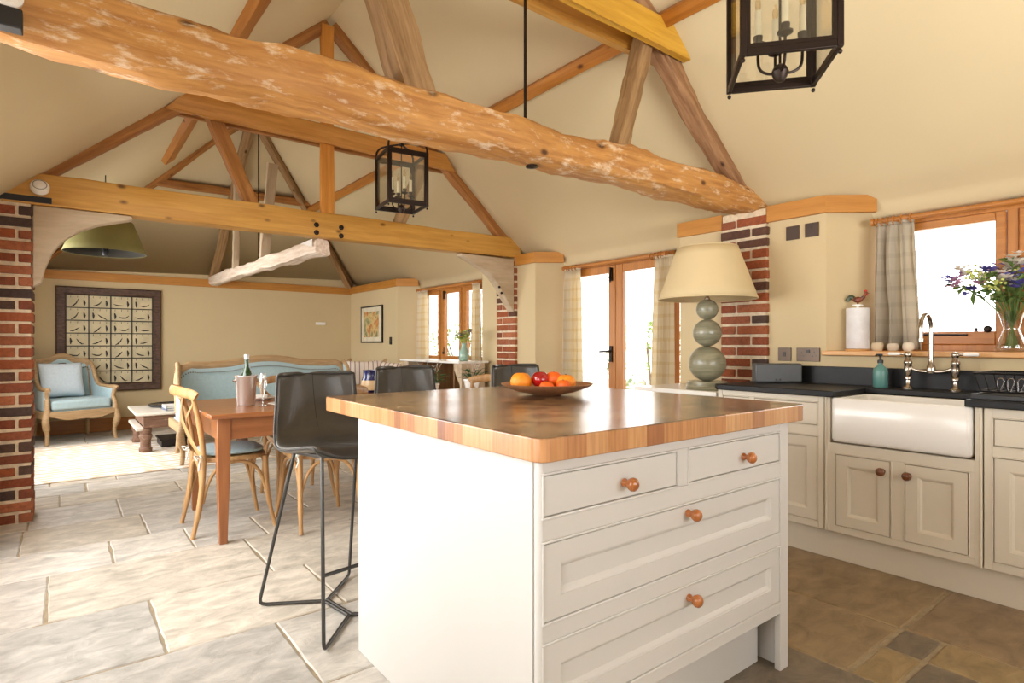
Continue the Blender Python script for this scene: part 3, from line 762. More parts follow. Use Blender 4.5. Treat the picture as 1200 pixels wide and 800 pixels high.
for x0, x1, z0, z1 in DR:
    b = .006
    mb.box(x0, x1, f0-.003, f0+.01, z1-b, z1); mb.box(x0, x1, f0-.003, f0+.01, z0, z0+b)
    mb.box(x0, x0+b, f0-.003, f0+.01, z0+b, z1-b); mb.box(x1-b, x1, f0-.003, f0+.01, z0+b, z1-b)
ipart(mb, 'opening_bead', PAINT, bevel=.002)
mb = MB(); mb.box(IX0+.02, IX1-.055, IY0+.085, IY0+.10, 0, .205); ipart(mb, 'toe_kick', PAINT, smooth=False)
mb = MB(); mb.box(IX0+.02, IX1-.055, IY0+.03, IY0+.045, .2, .87); ipart(mb, 'inner_carcass', mat('cabinet_inside', lin(120, 104, 82), .7))
def knob_mb(c, r=.0185, M=None):
    s = MB(); R = Matrix.Rotation(PI/2, 4, 'X')
    if M: R = M @ R
    s.lathe([(0, -.001), (r*.62, 0), (r*.62, .004), (r*.42, .010), (r*.42, .016), (r*.8, .020), (r, .029), (r*.93, .037), (r*.6, .043), (0, .045)], c, 24, R); return s
def panel_front(name, x0, x1, z0, z1, shaped, parent, yf, m=PAINT, dep=.02):
    s = MB(); g = .0085; W = x1-x0-2*g; H = z1-z0-2*g
    M = Matrix.Translation((x0+g, yf, z0+g))
    if shaped: rs = [(0, dep), (0, .0), (.052, .0), (.0525, .003), (.058, .0045), (.064, .009), (.067, .0125), (.0672, .0125)]
    else: rs = [(0, dep), (0, .001), (.001, 0)]
    s.rings(W, H, rs, M); o = s.build(name, m, None, angle=20)
    if parent: o.parent = parent
    return o
for i, (x0, x1, z0, z1) in enumerate(DR):
    d = panel_front('drawer', x0, x1, z0, z1, i > 1, isl, f0+.001); d.location = (-isl.location.x, -isl.location.y, 0)
    kx = [(1.178, .783), (1.755, .783), (1.457, .652), (1.462, .402)][i]
    k = knob_mb((kx[0], f0-.0, kx[1])).build('knob', KNOBM); k.parent = d
# worktop
mb = MB(); x0, x1, y0, y1, r = .860, 2.125, 1.005, 2.385, .035
pts = []
for cx, cy, a in ((x1-r, y0+r, -PI/2), (x1-r, y1-r, 0), (x0+r, y1-r, PI/2), (x0+r, y0+r, PI)):
    for i in range(7): pts.append((cx+r*math.cos(a+PI/2*i/6), cy+r*math.sin(a+PI/2*i/6)))
mb.prism(pts, 'Z', .875, .933)
tag(mb.build('butcher_block_worktop', block_mat(), bevel=.004, seg=3), 'striped end-grain wooden worktop on the cream island', 'worktop')

# ------------------------------------------------------------------ kitchen run along the right wall (fronts face -X)
UX = 3.225
def run_unit(name, y0, y1, label, build):
    "local frame: x along the front (0 = far end, growing towards the camera), y into the unit, z up"
    root = empty(name, (UX, y1, 0), -PI/2, label, 'kitchen cabinet')
    W = y1-y0
    build(root, W); return root
def carcass(root, W, holes, ztop=.868):
    s = MB(); s.box(.012, W-.012, .022, .58, .15, ztop-.0); s.build('carcass', PAINT2, root, smooth=False)
    s = MB(); xs = [0, .028, W-.028, W]
    s.box(0, .028, 0, .02, .158, ztop); s.box(W-.028, W, 0, .02, .158, ztop)
    return s
def doorset(root, lst, m=PAINT2, knob=KNOBD):
    for nm, x0, x1, z0, z1, shaped, kn in lst:
        b = .005
        d = panel_front(nm, x0, x1, z0, z1, shaped, root, .001, m)
        if kn:
            k = knob_mb((kn[0], 0, kn[1]), .021).build('knob', knob, d)
        s = MB()
        s.box(x0, x1, -.003, .01, z1-b, z1); s.box(x0, x1, -.003, .01, z0, z0+b); s.box(x0, x0+b, -.003, .01, z0+b, z1-b); s.box(x1-b, x1, -.003, .01, z0+b, z1-b)
        s.build('opening_bead', m, root, bevel=.0015)
def left_unit(root, W):
    s = carcass(root, W, None); a, b = .45, W-.028
    s.box(0.028, a, 0, .02, .158, ztop_ := .868) if 0 else None
    c = .03
    s.box(c, W-.028, 0, .02, .838, .868); s.box(c, W-.028, 0, .02, .655, .705); s.box(c, W-.028, 0, .02, .158, .19)
    s.box(.205, .235, 0, .02, .19, .838)
    s.build('face_frame', PAINT2, root, bevel=.0015)
    doorset(root, [('drawer', .235, W-.028, .705, .838, False, None), ('door', .235, W-.028, .19, .655, True, None), ('drawer', .028, .205, .705, .838, False, None), ('door', .028, .205, .19, .655, True, None)])
run_unit('drawer_cabinet', 1.435, 2.07, 'cream base cabinet left of the white sink with one drawer over a door', left_unit)
def sink_unit(root, W):
    s = carcass(root, W, None, .628)
    s.box(0, .028, 0, .02, .628, .868); s.box(W-.028, W, 0, .02, .628, .868)
    s.box(.028, W-.028, 0, .02, .575, .628); s.box(.028, W-.028, 0, .02, .158, .19); s.box(.316, .366, 0, .02, .19, .575)
    s.build('face_frame', PAINT2, root, bevel=.0015)
    for x in (.006, W-.006):
        q = MB(); q.tube([(x, .0, .158), (x, .0, .868)], .006, 12); q.build('pilaster_bead', PAINT2, root)
    doorset(root, [('door', .028+.02, .316, .19, .575, True, (.276, .517)), ('door', .366, W-.045, .19, .575, True, (.389, .515))])
    q = MB(); q.box(.028, .048, 0, .02, .19, .575); q.box(W-.045, W-.028, 0, .02, .19, .575); q.build('stile', PAINT2, root)
run_unit('sink_cabinet', .757, 1.430, 'cream two-door cabinet with brown knobs under the white sink', sink_unit)
def right_unit(root, W):
    s = carcass(root, W, None)
    s.box(.028, W-.028, 0, .02, .828, .868); s.box(.028, W-.028, 0, .02, .658, .698); s.box(.028, W-.028, 0, .02, .158, .19)
    s.build('face_frame', PAINT2, root, bevel=.0015)
    doorset(root, [('drawer', .028, W-.028, .698, .828, False, (W/2, .765)), ('door', .028, W-.028, .19, .658, True, (W-.07, .6))])
run_unit('drawer_cabinet', .15, .752, 'cream base cabinet at the right edge, under the black dish rack', right_unit)
mb = MB(); mb.box(3.275, 3.293, .15, 2.075, 0, .149); mb.box(3.293, 3.8, 2.055, 2.075, 0, .149)
tag(mb.build('plinth', PAINT2, smooth=False), 'long cream plinth board along the floor under the right-hand cabinets', 'plinth')
# slate worktop : U shaped around the sink, plus upstand
mb = MB()
out = [(3.19, .15), (3.825, .15), (3.825, 2.085), (3.21, 2.085), (3.195, 2.07), (3.19, 1.372), (3.60, 1.372), (3.60, .800), (3.19, .800)]
out = [(3.19, .15), (3.805, .15), (3.805, 2.085), (3.215, 2.085), (3.19, 2.06), (3.19, 1.372), (3.60, 1.372), (3.60, .815), (3.19, .815)]
mb.prism(out, 'Z', .869, .902)
wt = tag(mb.build('slate_worktop', SLATE, bevel=.005, seg=3), 'long black stone worktop wrapping around the white sink', 'worktop')
mb = MB(); mb.box(3.806, 3.829, .15, 2.05, .869, 1.008); mb.build('upstand', SLATE, wt, bevel=.003)
# sink
def sink():
    root = empty('belfast_sink', (3.40, 1.0895, .637), 0, 'deep white ceramic farmhouse sink set in the black worktop', 'sink')
    m = MB(); W2, D2, H = .298, .205, .231
    def rr(hx, hy, r, z, n=6):
        p = []
        for cx, cy, a in ((hx-r, -hy+r, -PI/2), (hx-r, hy-r, 0), (-hx+r, hy-r, PI/2), (-hx+r, -hy+r, PI)):
            for i in range(n): p.append((cx+r*math.cos(a+PI/2*i/(n-1)), cy+r*math.sin(a+PI/2*i/(n-1)), z))
        return p
    L = [rr(D2-.02, W2-.02, .02, 0), rr(D2-.006, W2-.006, .02, .004), rr(D2, W2, .02, .018), rr(D2, W2, .02, H-.008), rr(D2-.006, W2-.006, .02, H),
         rr(D2-.03, W2-.03, .02, H), rr(D2-.036, W2-.036, .02, H-.01), rr(D2-.04, W2-.04, .03, .05), rr(D2-.07, W2-.07, .03, .03)]
    R = [[m.bm.verts.new(p) for p in q] for q in L]
    for a, b in zip(R, R[1:]):
        for i in range(len(a)): m.bm.faces.new((a[i], a[(i+1) % len(a)], b[(i+1) % len(a)], b[i]))
    m.bm.faces.new(R[0][::-1]); m.bm.faces.new(R[-1])
    m.build('basin', CERAM, root, angle=50)
    d = MB(); d.lathe([(0, .032), (.03, .032), (.042, .036), (.045, .031)], (0, 0, 0), 24); d.build('drain', NICKEL, root)
sink()
# bridge mixer tap
tp = empty('bridge_tap', (3.70, 1.09, .902), 0, 'polished nickel bridge tap with curved spout and white lever handles', 'tap')
for sgn in (1, -1):
    s = MB(); y = sgn*.108
    s.lathe([(.028, 0), (.028, .004), (.018, .012), (.012, .02), (.012, .05), (.017, .055), (.017, .062), (.014, .07), (.019, .085), (.021, .11), (.018, .135), (.021, .14), (.021, .15), (.016, .16), (.013, .175), (.018, .182), (.018, .196), (.012, .204), (0, .206)], (0, y, 0), 24)
    s.build('tap_column', NICKEL, tp)
    q = MB(); q.tube([(0, y, .19), (0, y+sgn*.03, .192), (0, y+sgn*.036, .192)], [.008, .006, .006]); q.build('lever', NICKEL, tp)
    q = MB(); q.tube([(0, y+sgn*.036, .192), (0, y+sgn*.06, .192), (0, y+sgn*.095, .192), (0, y+sgn*.099, .192)], [.008, .0095, .009, .004]); q.build('lever_grip', CERAM, tp)
s = MB(); s.tube(smoothpath([(0, -.108, .145), (0, -.09, .115), (0, -.05, .10), (0, 0, .098), (0, .05, .10), (0, .09, .115), (0, .108, .145)]), .0095, 12)
s.lathe([(.02, .09), (.022, .10), (.02, .125), (.014, .14), (.012, .16)], (0, 0, 0), 20)
s.build('bridge', NICKEL, tp)
s = MB(); s.tube([(0, 0, .13), (0, 0, .30)]+[tuple(p) for p in arc((-.075, 0, .33), .075, 0, PI, 18)][0:]+[(-.15, 0, .30), (-.15, 0, .262)], .0105, 14)
s.lathe([(.0135, .255), (.0145, .262), (.0135, .275)], (-.15, 0, 0), 16); s.build('spout', NICKEL, tp)

# soap bottle
r = empty('soap_bottle', (3.70, 1.335, .902), 0, 'frosted teal glass soap bottle with black pump beside the tap', 'bottle')
s = MB(); s.lathe([(0, 0), (.035, 0), (.038, .005), (.038, .09), (.034, .108), (.018, .122), (.013, .128), (.013, .138), (0, .138)], seg=28); s.build('bottle_body', mat('frosted_teal_glass', lin(92, 142, 136), .35, coat=.2), r)
s = MB(); s.lathe([(.015, .138), (.015, .155), (.006, .158), (.006, .178), (.012, .180), (.012, .190), (0, .192)], seg=20); s.tube([(0, 0, .186), (-.035, .008, .186), (-.04, .009, .18)], .005); s.build('pump', BLACKP, r)
# paper towel roll
r = empty('paper_towel_holder', (3.93, 1.545, 1.107), 0, 'white paper towel roll on a stand topped by a small painted cockerel', 'paper towel')
for o_ in (1,):
    s = MB(); s.lathe([(.068, 0), (.07, .004), (.068, .010), (0, .012)], seg=28); s.build('base', wood('sill_oak', lin(206, 150, 88), lin(226, 176, 116), 'Y', .4), r)
    s = MB(); s.lathe([(.02, .013), (.062, .013), (.064, .016), (.064, .262), (.062, .265), (.02, .265)], seg=36); s.build('paper_roll', mat('white_paper', lin(226, 226, 228), .9, bump=.3, bscale=150), r)
    s = MB(); s.lathe([(.008, .01), (.008, .275), (.03, .278), (.03, .288), (0, .289)], seg=16); s.build('rod', WHITE, r)
    s = MB(); s.sphere((0, 0, .318), .022, 14, 10, (1, 1.35, .85)); s.tube(smoothpath([(0, -.018, .32), (0, -.035, .335), (0, -.043, .352)]), [.012]+[.011]*7+[.009]*8+[.008], 10); s.sphere((0, -.047, .357), .010, 10, 8)
    s.tube([(0, -.056, .356), (0, -.066, .353)], [.004, .001], 8)
    s.tube([(0, .0, .30), (0, 0, .286)], .006, 8); s.build('cockerel_body', mat('painted_cockerel', lin(120, 60, 40), .4, var=.5, scale=50), r)
    s = MB(); s.tube(smoothpath([(0, .018, .322), (0, .04, .337), (0, .055, .325), (0, .058, .308)]), [.008]+[.014]*22+[.006]+[.003], 10, flat=.5); s.build('cockerel_tail', mat('green_tail', lin(70, 82, 52), .4, var=.3, scale=40), r)
    s = MB(); s.sphere((0, -.045, .369), .008, 8, 6, (.4, 1.2, 1)); s.sphere((0, -.055, .345), .005, 8, 6); s.build('cockerel_comb', mat('comb_red', lin(200, 50, 36), .4), r)
# jars on the sill behind the soap bottle
for i, (y, rr_, h_, c) in enumerate(((1.445, .034, .05, (206, 190, 160)), (1.36, .032, .045, (196, 184, 164)), (1.28, .03, .05, (214, 204, 184)))):
    s = MB(); s.lathe([(0, 0), (rr_*.7, 0), (rr_, h_*.3), (rr_, h_*.7), (rr_*.8, h_), (rr_*.7, h_*1.02), (rr_*.72, h_*.9), (0, h_*.85)], (3.96, y, 1.107), 20)
    tag(s.build('tealight_bowl', mat('stoneware_%d' % i, lin(*c), .6)), ['small beige stoneware bowl on the sill beside the paper towel roll', 'small grey-beige bowl in the middle of three on the kitchen sill', 'small pale bowl on the kitchen sill at the foot of the curtain'][i], 'bowl', 'bowls on the kitchen windowsill')
# dark box radio
r = empty('tabletop_radio', (3.62, 1.90, .903), math.radians(-38), 'slim dark grey box with two small buttons on the black worktop', 'radio')
s = MB(); s.box(-.148, .148, -.03, .04, 0, .122); s.build('case', GREYP, r, bevel=.01)
s = MB(); s.lathe([(.006, 0), (.006, .004), (0, .005)], (-.02, -.03, .02), 12, Matrix.Rotation(PI/2, 4, 'X')); s.build('button', BLACKP, r)
s = MB(); s.lathe([(.006, 0), (.006, .004), (0, .005)], (.005, -.03, .02), 12, Matrix.Rotation(PI/2, 4, 'X')); s.build('button', BLACKP, r)
# wall plates
def plate(yc, zc_, w, h, label, kind, name, m=SOCKM):
    r = empty(name, (XR-.004, yc, zc_), 0, label, kind)
    s = MB(); s.box(-.006, .004, -w/2, w/2, -h/2, h/2); s.build('faceplate', m, r, bevel=.002); return r
BL = mat('socket_insert', lin(26, 22, 20), .4); BM = mat('brown_plate', lin(62, 40, 24), .45)
def pins(r, y):
    for a, b, w_, h_ in ((0, .014, .005, .011), (-.011, -.008, .008, .005), (.011, -.008, .008, .005)):
        s = MB(); s.box(-.0075, -.0055, y+a-w_/2, y+a+w_/2, b-h_/2, b+h_/2); s.build('socket_hole', BL, r)
p1 = plate(1.901, 1.883, .086, .09, 'dark brown blank wall plate near the wood trim, left of its pair', 'wall plate', 'wall_plate', BM)
p2 = plate(1.777, 1.885, .086, .09, 'dark brown socket near the wood trim, right of its pair', 'socket', 'wall_socket', BM); pins(p2, 0)
p3 = plate(1.955, 1.08, .088, .088, 'dark metal switch plate just above the black upstand', 'switch', 'light_switch'); s = MB(); s.box(-.010, -.005, -.008, .008, -.015, .015); s.build('rocker', BL, p3, bevel=.001)
p4 = plate(1.80, 1.08, .148, .088, 'dark metal double socket above the black upstand', 'socket', 'wall_socket'); pins(p4, -.04); pins(p4, .04)
s = MB(); s.box(-.010, -.005, -.012, .012, .012, .03); s.build('rocker', BL, p4, bevel=.001)

# dish rack
r = empty('dish_rack', (3.42, .585, .903), 0, 'black wire dish rack with drip tray on the black worktop', 'dish rack')
s = MB(); s.rings(.36, .44, [(0, 0), (0, -.02), (.004, -.022), (.015, -.022), (.02, -.012), (.03, -.01)], Matrix.Translation((-.18, -.22, 0)) @ Matrix.Rotation(PI/2, 4, 'X') if 0 else Matrix(((1, 0, 0, -.18), (0, 0, 1, -.22), (0, -1, 0, 0), (0, 0, 0, 1))))
s.build('drip_tray', BLACKP, r, bevel=.002)
s = MB(); W_, D_ = .16, .20
def loop(w_, d_, z): return [(-w_, -d_, z), (w_, -d_, z), (w_, d_, z), (-w_, d_, z)]
for w_, d_, z in ((.155, .195, .035), (.175, .215, .115)):
    L = loop(w_, d_, z); 
    for a, b in zip(L, L[1:]+L[:1]): s.tube([a, b], .004, 8)
for i in range(13):
    y = -.19+i*.0316; s.tube([(-.175, y*1.1, .115), (-.155, y, .035), (.155, y, .035), (.175, y*1.1, .115)], .0022, 6)
s.build('wire_basket', mat('black_wire', lin(30, 30, 34), .3, .5), r)
s = MB()
for i in range(9):
    y = -.15+i*.036; s.tube([(-.06, y, .035)]+[(-.06+.0, y-.0+.012*math.sin(a), .075+.016*math.cos(a)) for a in [-PI/2+PI*k/8 for k in range(9)]][::1]+[(-.06, y+.012, .035)], .0022, 6)
s.build('plate_prongs', mat('bright_wire', lin(190, 190, 195), .2, .9), r)

# white side cabinet and table lamp
r = empty('side_cabinet', (3.49, 2.42, 0), 0, 'low white-topped cabinet under the table lamp, beyond the black worktop', 'cabinet')
s = MB(); s.box(-.20, .28, -.30, .33, .0, .815); s.build('carcass', PAINT2, r, bevel=.003)
s = MB(); s.box(-.23, .30, -.315, .35, .815, .845); s.build('cabinet_top', WHITE, r, bevel=.006)
M_ = Matrix(((0, 1, 0, -.201), (-1, 0, 0, .29), (0, 0, 1, .10), (0, 0, 0, 1)))
s = MB(); s.rings(.56, .66, [(0, .0), (0, -.012), (.05, -.012), (.056, -.004), (.06, -.003)], M_); s.build('door', PAINT2, r, angle=20)
r = empty('table_lamp', (3.44, 2.29, .846), 0, 'grey-green table lamp of three stacked balls with wide cream shade', 'table lamp')
s = MB(); s.lathe([(0, 0), (.135, 0), (.14, .006), (.135, .018), (.13, .024), (.13, .048), (.124, .055), (0, .055)], seg=48); s.build('base', GREENC, r)
for z, rad, nm in ((.172, .122, 'ball'), (.378, .094, 'ball'), (.535, .072, 'ball')):
    s = MB(); s.sphere((0, 0, z), rad, 36, 22, (1, 1, .97)); s.build(nm, GREENC, r)
s = MB(); s.lathe([(.014, .595), (.018, .60), (.018, .612), (.011, .62), (.011, .66), (.016, .665), (.016, .70), (0, .70)], seg=20)
for a in range(3): t = a*2*PI/3; s.tube([(0, 0, .93), (.195*math.cos(t), .195*math.sin(t), .945)], .002, 6)
s.tube([(0, 0, .7), (0, 0, .935)], .004, 8); s.build('stem', NICKEL, r)
s = MB(); s.grid(lambda u, v: ((.318+(.195-.318)*v)*math.cos(2*PI*u), (.318+(.195-.318)*v)*math.sin(2*PI*u), .605+.345*v), 64, 6, closeu=True); s.build('lamp_shade', SHADEM, r, solid=.004)
s = MB(); s.tube([(.318*math.cos(2*PI*i/64), .318*math.sin(2*PI*i/64), .606) for i in range(64)], .004, 8, closed=True); s.tube([(.195*math.cos(2*PI*i/64), .195*math.sin(2*PI*i/64), .949) for i in range(64)], .004, 8, closed=True); s.build('shade_trim', SHADEM, r)

# vase of flowers on the kitchen sill
def flowers(name, loc, label, cat, scale, seed, vase, blooms, spread, hgt, lean=(0, 0), nstem=22, nleaf=40, leafm=LEAF, vm=None):
    rnd = random.Random(seed); r = empty(name, loc, 0, label, cat)
    s = MB(); s.lathe(vase, seg=36, cap=False); s.build('vase', vm or glass_mat('clear_glass', (.93, .96, .95, 1), .3), r, angle=70)
    s = MB(); tips = []
    z0 = vase[-1][1]
    for i in range(nstem):
        a = rnd.uniform(0, 2*PI); q = rnd.uniform(.15, 1)**.7*spread; h_ = hgt*rnd.uniform(.45, 1)*(1-.35*(q/spread)**2)
        tip = Vector((q*math.cos(a)+lean[0]*h_, q*math.sin(a)*1.1+lean[1]*h_, z0+h_)); tips.append(tip)
        base = Vector((-.03*math.cos(a), -.03*math.sin(a), .02 if vase[0][1] < .03 else 0))
        neck = Vector((.012*math.cos(a), .012*math.sin(a), z0*.72))
        s.tube(smoothpath([base, neck, neck.lerp(tip, .55)+Vector((0, 0, .03*scale)), tip], 4), .0018, 5)
    s.build('stems', LEAF if leafm is LEAF else leafm, r)
    s = MB()
    for i in range(nleaf):
        t = rnd.choice(tips); c = Vector((0, 0, z0)).lerp(t, rnd.uniform(.35, .95)); d = Vector((rnd.uniform(-1, 1), rnd.uniform(-1, 1), rnd.uniform(-.3, .9))).normalized()
        L = rnd.uniform(.03, .075)*scale; sd = d.cross(Vector((rnd.uniform(-1, 1), rnd.uniform(-1, 1), 1))).normalized()*L*.28
        m_ = c+d*L*.5+Vector((0, 0, .006)); e = c+d*L-Vector((0, 0, .01*scale))
        s.poly([c, m_+sd, e, m_-sd])
    s.build('leaves', leafm, r, solid=.0006)
    k = 0
    for nm, m_, n_, size in blooms:
        for i in range(n_):
            t = tips[k % len(tips)]; k += 1; s = MB()
            for j in range(8 if size > .016 else 9):
                off = Vector((rnd.uniform(-1, 1), rnd.uniform(-1, 1), rnd.uniform(-.8, 1)))*size
                if size < .016: off *= 2.0
                else: off *= .8
                c = t+off
                if size > .016:
                    a0 = rnd.uniform(0, PI)
                    for p in range(5):
                        a = a0+p*2*PI/5; d = Vector((math.cos(a), math.sin(a), .35)); sd = Vector((-math.sin(a), math.cos(a), 0))
                        s.poly([c, c+d*size*.6+sd*size*.38, c+d*size, c+d*size*.6-sd*size*.38])
                else: s.sphere(c, size*.5, 7, 5)
            s.build(nm, m_, r)
    return r
flowers('flower_vase', (3.97, .81, 1.108), 'clear glass vase of blue, white and lime flowers on the kitchen windowsill', 'flower vase', 1, 5,
        [(.05, .001), (.066, .004), (.07, .02), (.055, .07), (.034, .115), (.034, .125), (.05, .19), (.062, .215)],
        [('blue_flower', PETALB, 12, .034), ('pink_flower', PETALP, 7, .03), ('white_flower', PETALW, 12, .036), ('green_bud', LEAFL, 16, .015)], .22, .30, (-.1, .2), 47, 130, SUNLEAF)

# curtains ---------------------------------------------------------------
CURT = None
def stripe_cloth(name, base, stripe, axis='Y'):
    m = bpy.data.materials.new(name); n, l, p = nt(m)
    at = n.new('ShaderNodeUVMap') if 0 else n.new('ShaderNodeAttribute'); at.attribute_name = 'UVc'
    sp = n.new('ShaderNodeSeparateXYZ'); l.new(at.outputs['Vector'], sp.inputs[0])
    def band(sock, freq, thr):
        a = n.new('ShaderNodeMath'); a.operation = 'MULTIPLY'; a.inputs[1].default_value = freq; l.new(sock, a.inputs[0])
        b = n.new('ShaderNodeMath'); b.operation = 'FRACT'; l.new(a.outputs[0], b.inputs[0])
        c = n.new('ShaderNodeMath'); c.operation = 'GREATER_THAN'; c.inputs[1].default_value = thr; l.new(b.outputs[0], c.inputs[0]); return c
    b1 = band(sp.outputs['X'], 9, .72); b2 = band(sp.outputs['Y'], 10, .72)
    ad = n.new('ShaderNodeMath'); ad.operation = 'ADD'; l.new(b1.outputs[0], ad.inputs[0]); l.new(b2.outputs[0], ad.inputs[1])
    mu = n.new('ShaderNodeMath'); mu.operation = 'MULTIPLY'; mu.inputs[1].default_value = .5; l.new(ad.outputs[0], mu.inputs[0])
    mx = n.new('ShaderNodeMixRGB'); mx.inputs['Color1'].default_value = base; mx.inputs['Color2'].default_value = stripe; l.new(mu.outputs[0], mx.inputs['Fac'])
    l.new(mx.outputs[0], p.inputs['Base Color']); p.inputs['Roughness'].default_value = .95; p.inputs['Subsurface Weight'].default_value = 0
    # thin cloth lets some daylight through
    tr = n.new('ShaderNodeBsdfTranslucent'); l.new(mx.outputs[0], tr.inputs[0]); ms = n.new('ShaderNodeMixShader'); ms.inputs[0].default_value = .5
    out = n['Material Output']; l.new(p.outputs[0], ms.inputs[1]); l.new(tr.outputs[0], ms.inputs[2]); l.new(ms.outputs[0], out.inputs[0])
    return m
CHECK = stripe_cloth('check_curtain_cloth', lin(240, 232, 212), lin(228, 212, 172))
GREYC = stripe_cloth('grey_check_cloth', lin(214, 206, 190), lin(198, 190, 174))
def curtain(name, x, ya, yb, z0, z1, label, m, group, folds=6, depth=.03, flare=1.0, seed=0, sweep=0, lining=None):
    r = empty(name, (x, (ya+yb)/2, 0), 0, label, 'curtain', group)
    s = MB(); NU, NV = folds*10, 26; L = yb-ya
    def fn(u, v):
        z = z0+(z1-z0)*v; k = 1-v
        wdt = 1+(flare-1)*k
        am = depth*(.55+.45*k)*(1+.3*noise.noise(Vector((u*folds*.7, 1.3+seed, v*1.2))))
        ph = u*folds*2*PI+.5*noise.noise(Vector((u*3, seed, v*2)))*2
        y = (u-.5)*L*wdt+.2*am*math.sin(2*ph)+sweep*k**1.5
        xx = am*math.sin(ph)
        if v > .93: xx *= .55; 
        return (xx, y, z)
    s.grid(fn, NU, NV); o = s.build('curtain_cloth', m, r, solid=.003, angle=180)
    a = o.data.attributes.new('UVc', 'FLOAT_VECTOR', 'POINT')
    i = 0
    for iu in range(NU+1):
        for iv in range(NV+1): a.data[i].vector = (iu/NU*folds*.13, z0+(z1-z0)*iv/NV, 0); i += 1
    s = MB()
    s.tube([(0.012*math.sin(k*PI/2), (k/(folds*4)-.5)*L*.95, z1) for k in range(folds*4+1)], .011, 8)
    s.build('heading_tape', m, r, bevel=.004)
    ad = o.data.attributes
    return r
def pole(x, ya, yb, z, label, rings=()):
    r = empty('curtain_pole', (x, (ya+yb)/2, z), 0, label, 'curtain pole')
    L = (yb-ya)/2
    s = MB(); s.tube([(0, -L, 0), (0, L, 0)], .016, 16); s.build('rail', OAKY, r)
    for sg in (1, -1):
        s = MB(); s.tube([(0, sg*(L-.004), 0), (0, sg*(L+.012), 0)], .023, 16); s.build('finial', OAKY, r)
    for y in rings:
        s = MB(); s.tube(arc((0, y-(ya+yb)/2, -.004), .024, 0, 2*PI, 18)[:-1], .0045, 8, closed=True); s.build('ring', OAKY, r)
    for sg in (1, -1):
        s = MB(); s.box(0, .09, sg*(L-.05)-.008, sg*(L-.05)+.008, -.012, .012); s.build('bracket', OAKY, r)
    return r
PX = 4.0
pole(PX, -.30, 1.48, 1.905, 'oak curtain pole over the kitchen sink window', [1.46, 1.43, 1.40, 1.37, 1.33, 1.28])
pole(PX, 3.06, 4.30, 1.905, 'oak curtain pole over the garden doors', [4.28, 4.25, 4.22, 4.18, 4.13, 3.10, 3.13, 3.17, 3.21])
pole(PX, 5.80, 7.34, 1.905, 'oak curtain pole over the far living room window', [7.32, 7.28, 7.24, 7.20, 5.82, 5.86, 5.90])
curtain('curtain', PX, 1.265, 1.465, 1.115, 1.885, 'grey checked curtain bunched left of the kitchen sink window', GREYC, None, 3, .045, 1.25, 1, -.015)
curtain('curtain', PX, 4.07, 4.29, .02, 1.885, 'cream checked curtain on the left of the garden doors', CHECK, None, 5, .042, 1.25, 2)
curtain('curtain', PX, 2.975, 3.17, .02, 1.885, 'cream checked curtain on the right of the garden doors, behind the lamp', CHECK, None, 4, .035, 1.4, 3, .04)
curtain('curtain', PX, 7.08, 7.34, .02, 1.885, 'cream curtain left of the far living room window', CHECK, None, 5, .035, 1.3, 4)
curtain('curtain', PX, 5.79, 5.95, .02, 1.885, 'cream curtain right of the far window, beside the brick pier', CHECK, None, 4, .035, 1.2, 5)

# ------------------------------------------------------------------ fruit bowl
bx, by = 1.63, 1.86
s = MB(); s.lathe([(0, .0), (.06, 0), (.065, .003), (.12, .014), (.175, .034), (.193, .045), (.196, .048), (.190, .049), (.17, .040), (.115, .022), (.06, .010), (0, .009)], (bx, by, .934), 56, cap=False)
tag(s.build('fruit_bowl', wood('woven_bowl', lin(132, 82, 52), lin(190, 140, 98), 'Z', .5, stretch=30, scale=6, bump=.6), angle=70), 'wide shallow brown bowl of fruit on the island worktop', 'bowl')
ORA = mat('orange_peel', lin(244, 148, 30), .42, var=.06, scale=12, bump=.35, bscale=160)
MAN = mat('mandarin_peel', lin(240, 104, 24), .4, var=.06, scale=10, bump=.3, bscale=140)
RED = mat('red_apple_skin', lin(176, 20, 24), .16, var=.3, scale=5, coat=.5)
def fruit(name, m, px, X, Y, z, rad, label, cat, grp, sc=(1, 1, .92), stem=True):
    r = empty(name, (X, Y, z), random.uniform(0, 6), label, cat, grp)
    s = MB(); pr = []
    for i in range(15):
        t = PI*i/14; rr_ = rad*math.sin(t)*(1.0); zz = -rad*math.cos(t)
        if t > PI*.8: zz -= rad*.14*((t/PI-.8)/.2)
        pr.append((max(rr_, 1e-4), zz*sc[2]))
    s.lathe(pr, seg=28, cap=False); s.build('fruit_flesh', m, r, angle=80)
    s = MB(); s.tube([(0, 0, rad*.74), (.001, .001, rad*.88)], [.0035, .0025], 8); s.build('stalk', mat('stalk_brown', lin(84, 70, 36), .7), r)
def rt(a, b): # right/back offsets in the view frame
    fx, fy = math.sin(YAW), math.cos(YAW); rx, ry = fy, -fx
    return bx+a*rx+b*fx, by+a*ry+b*fy
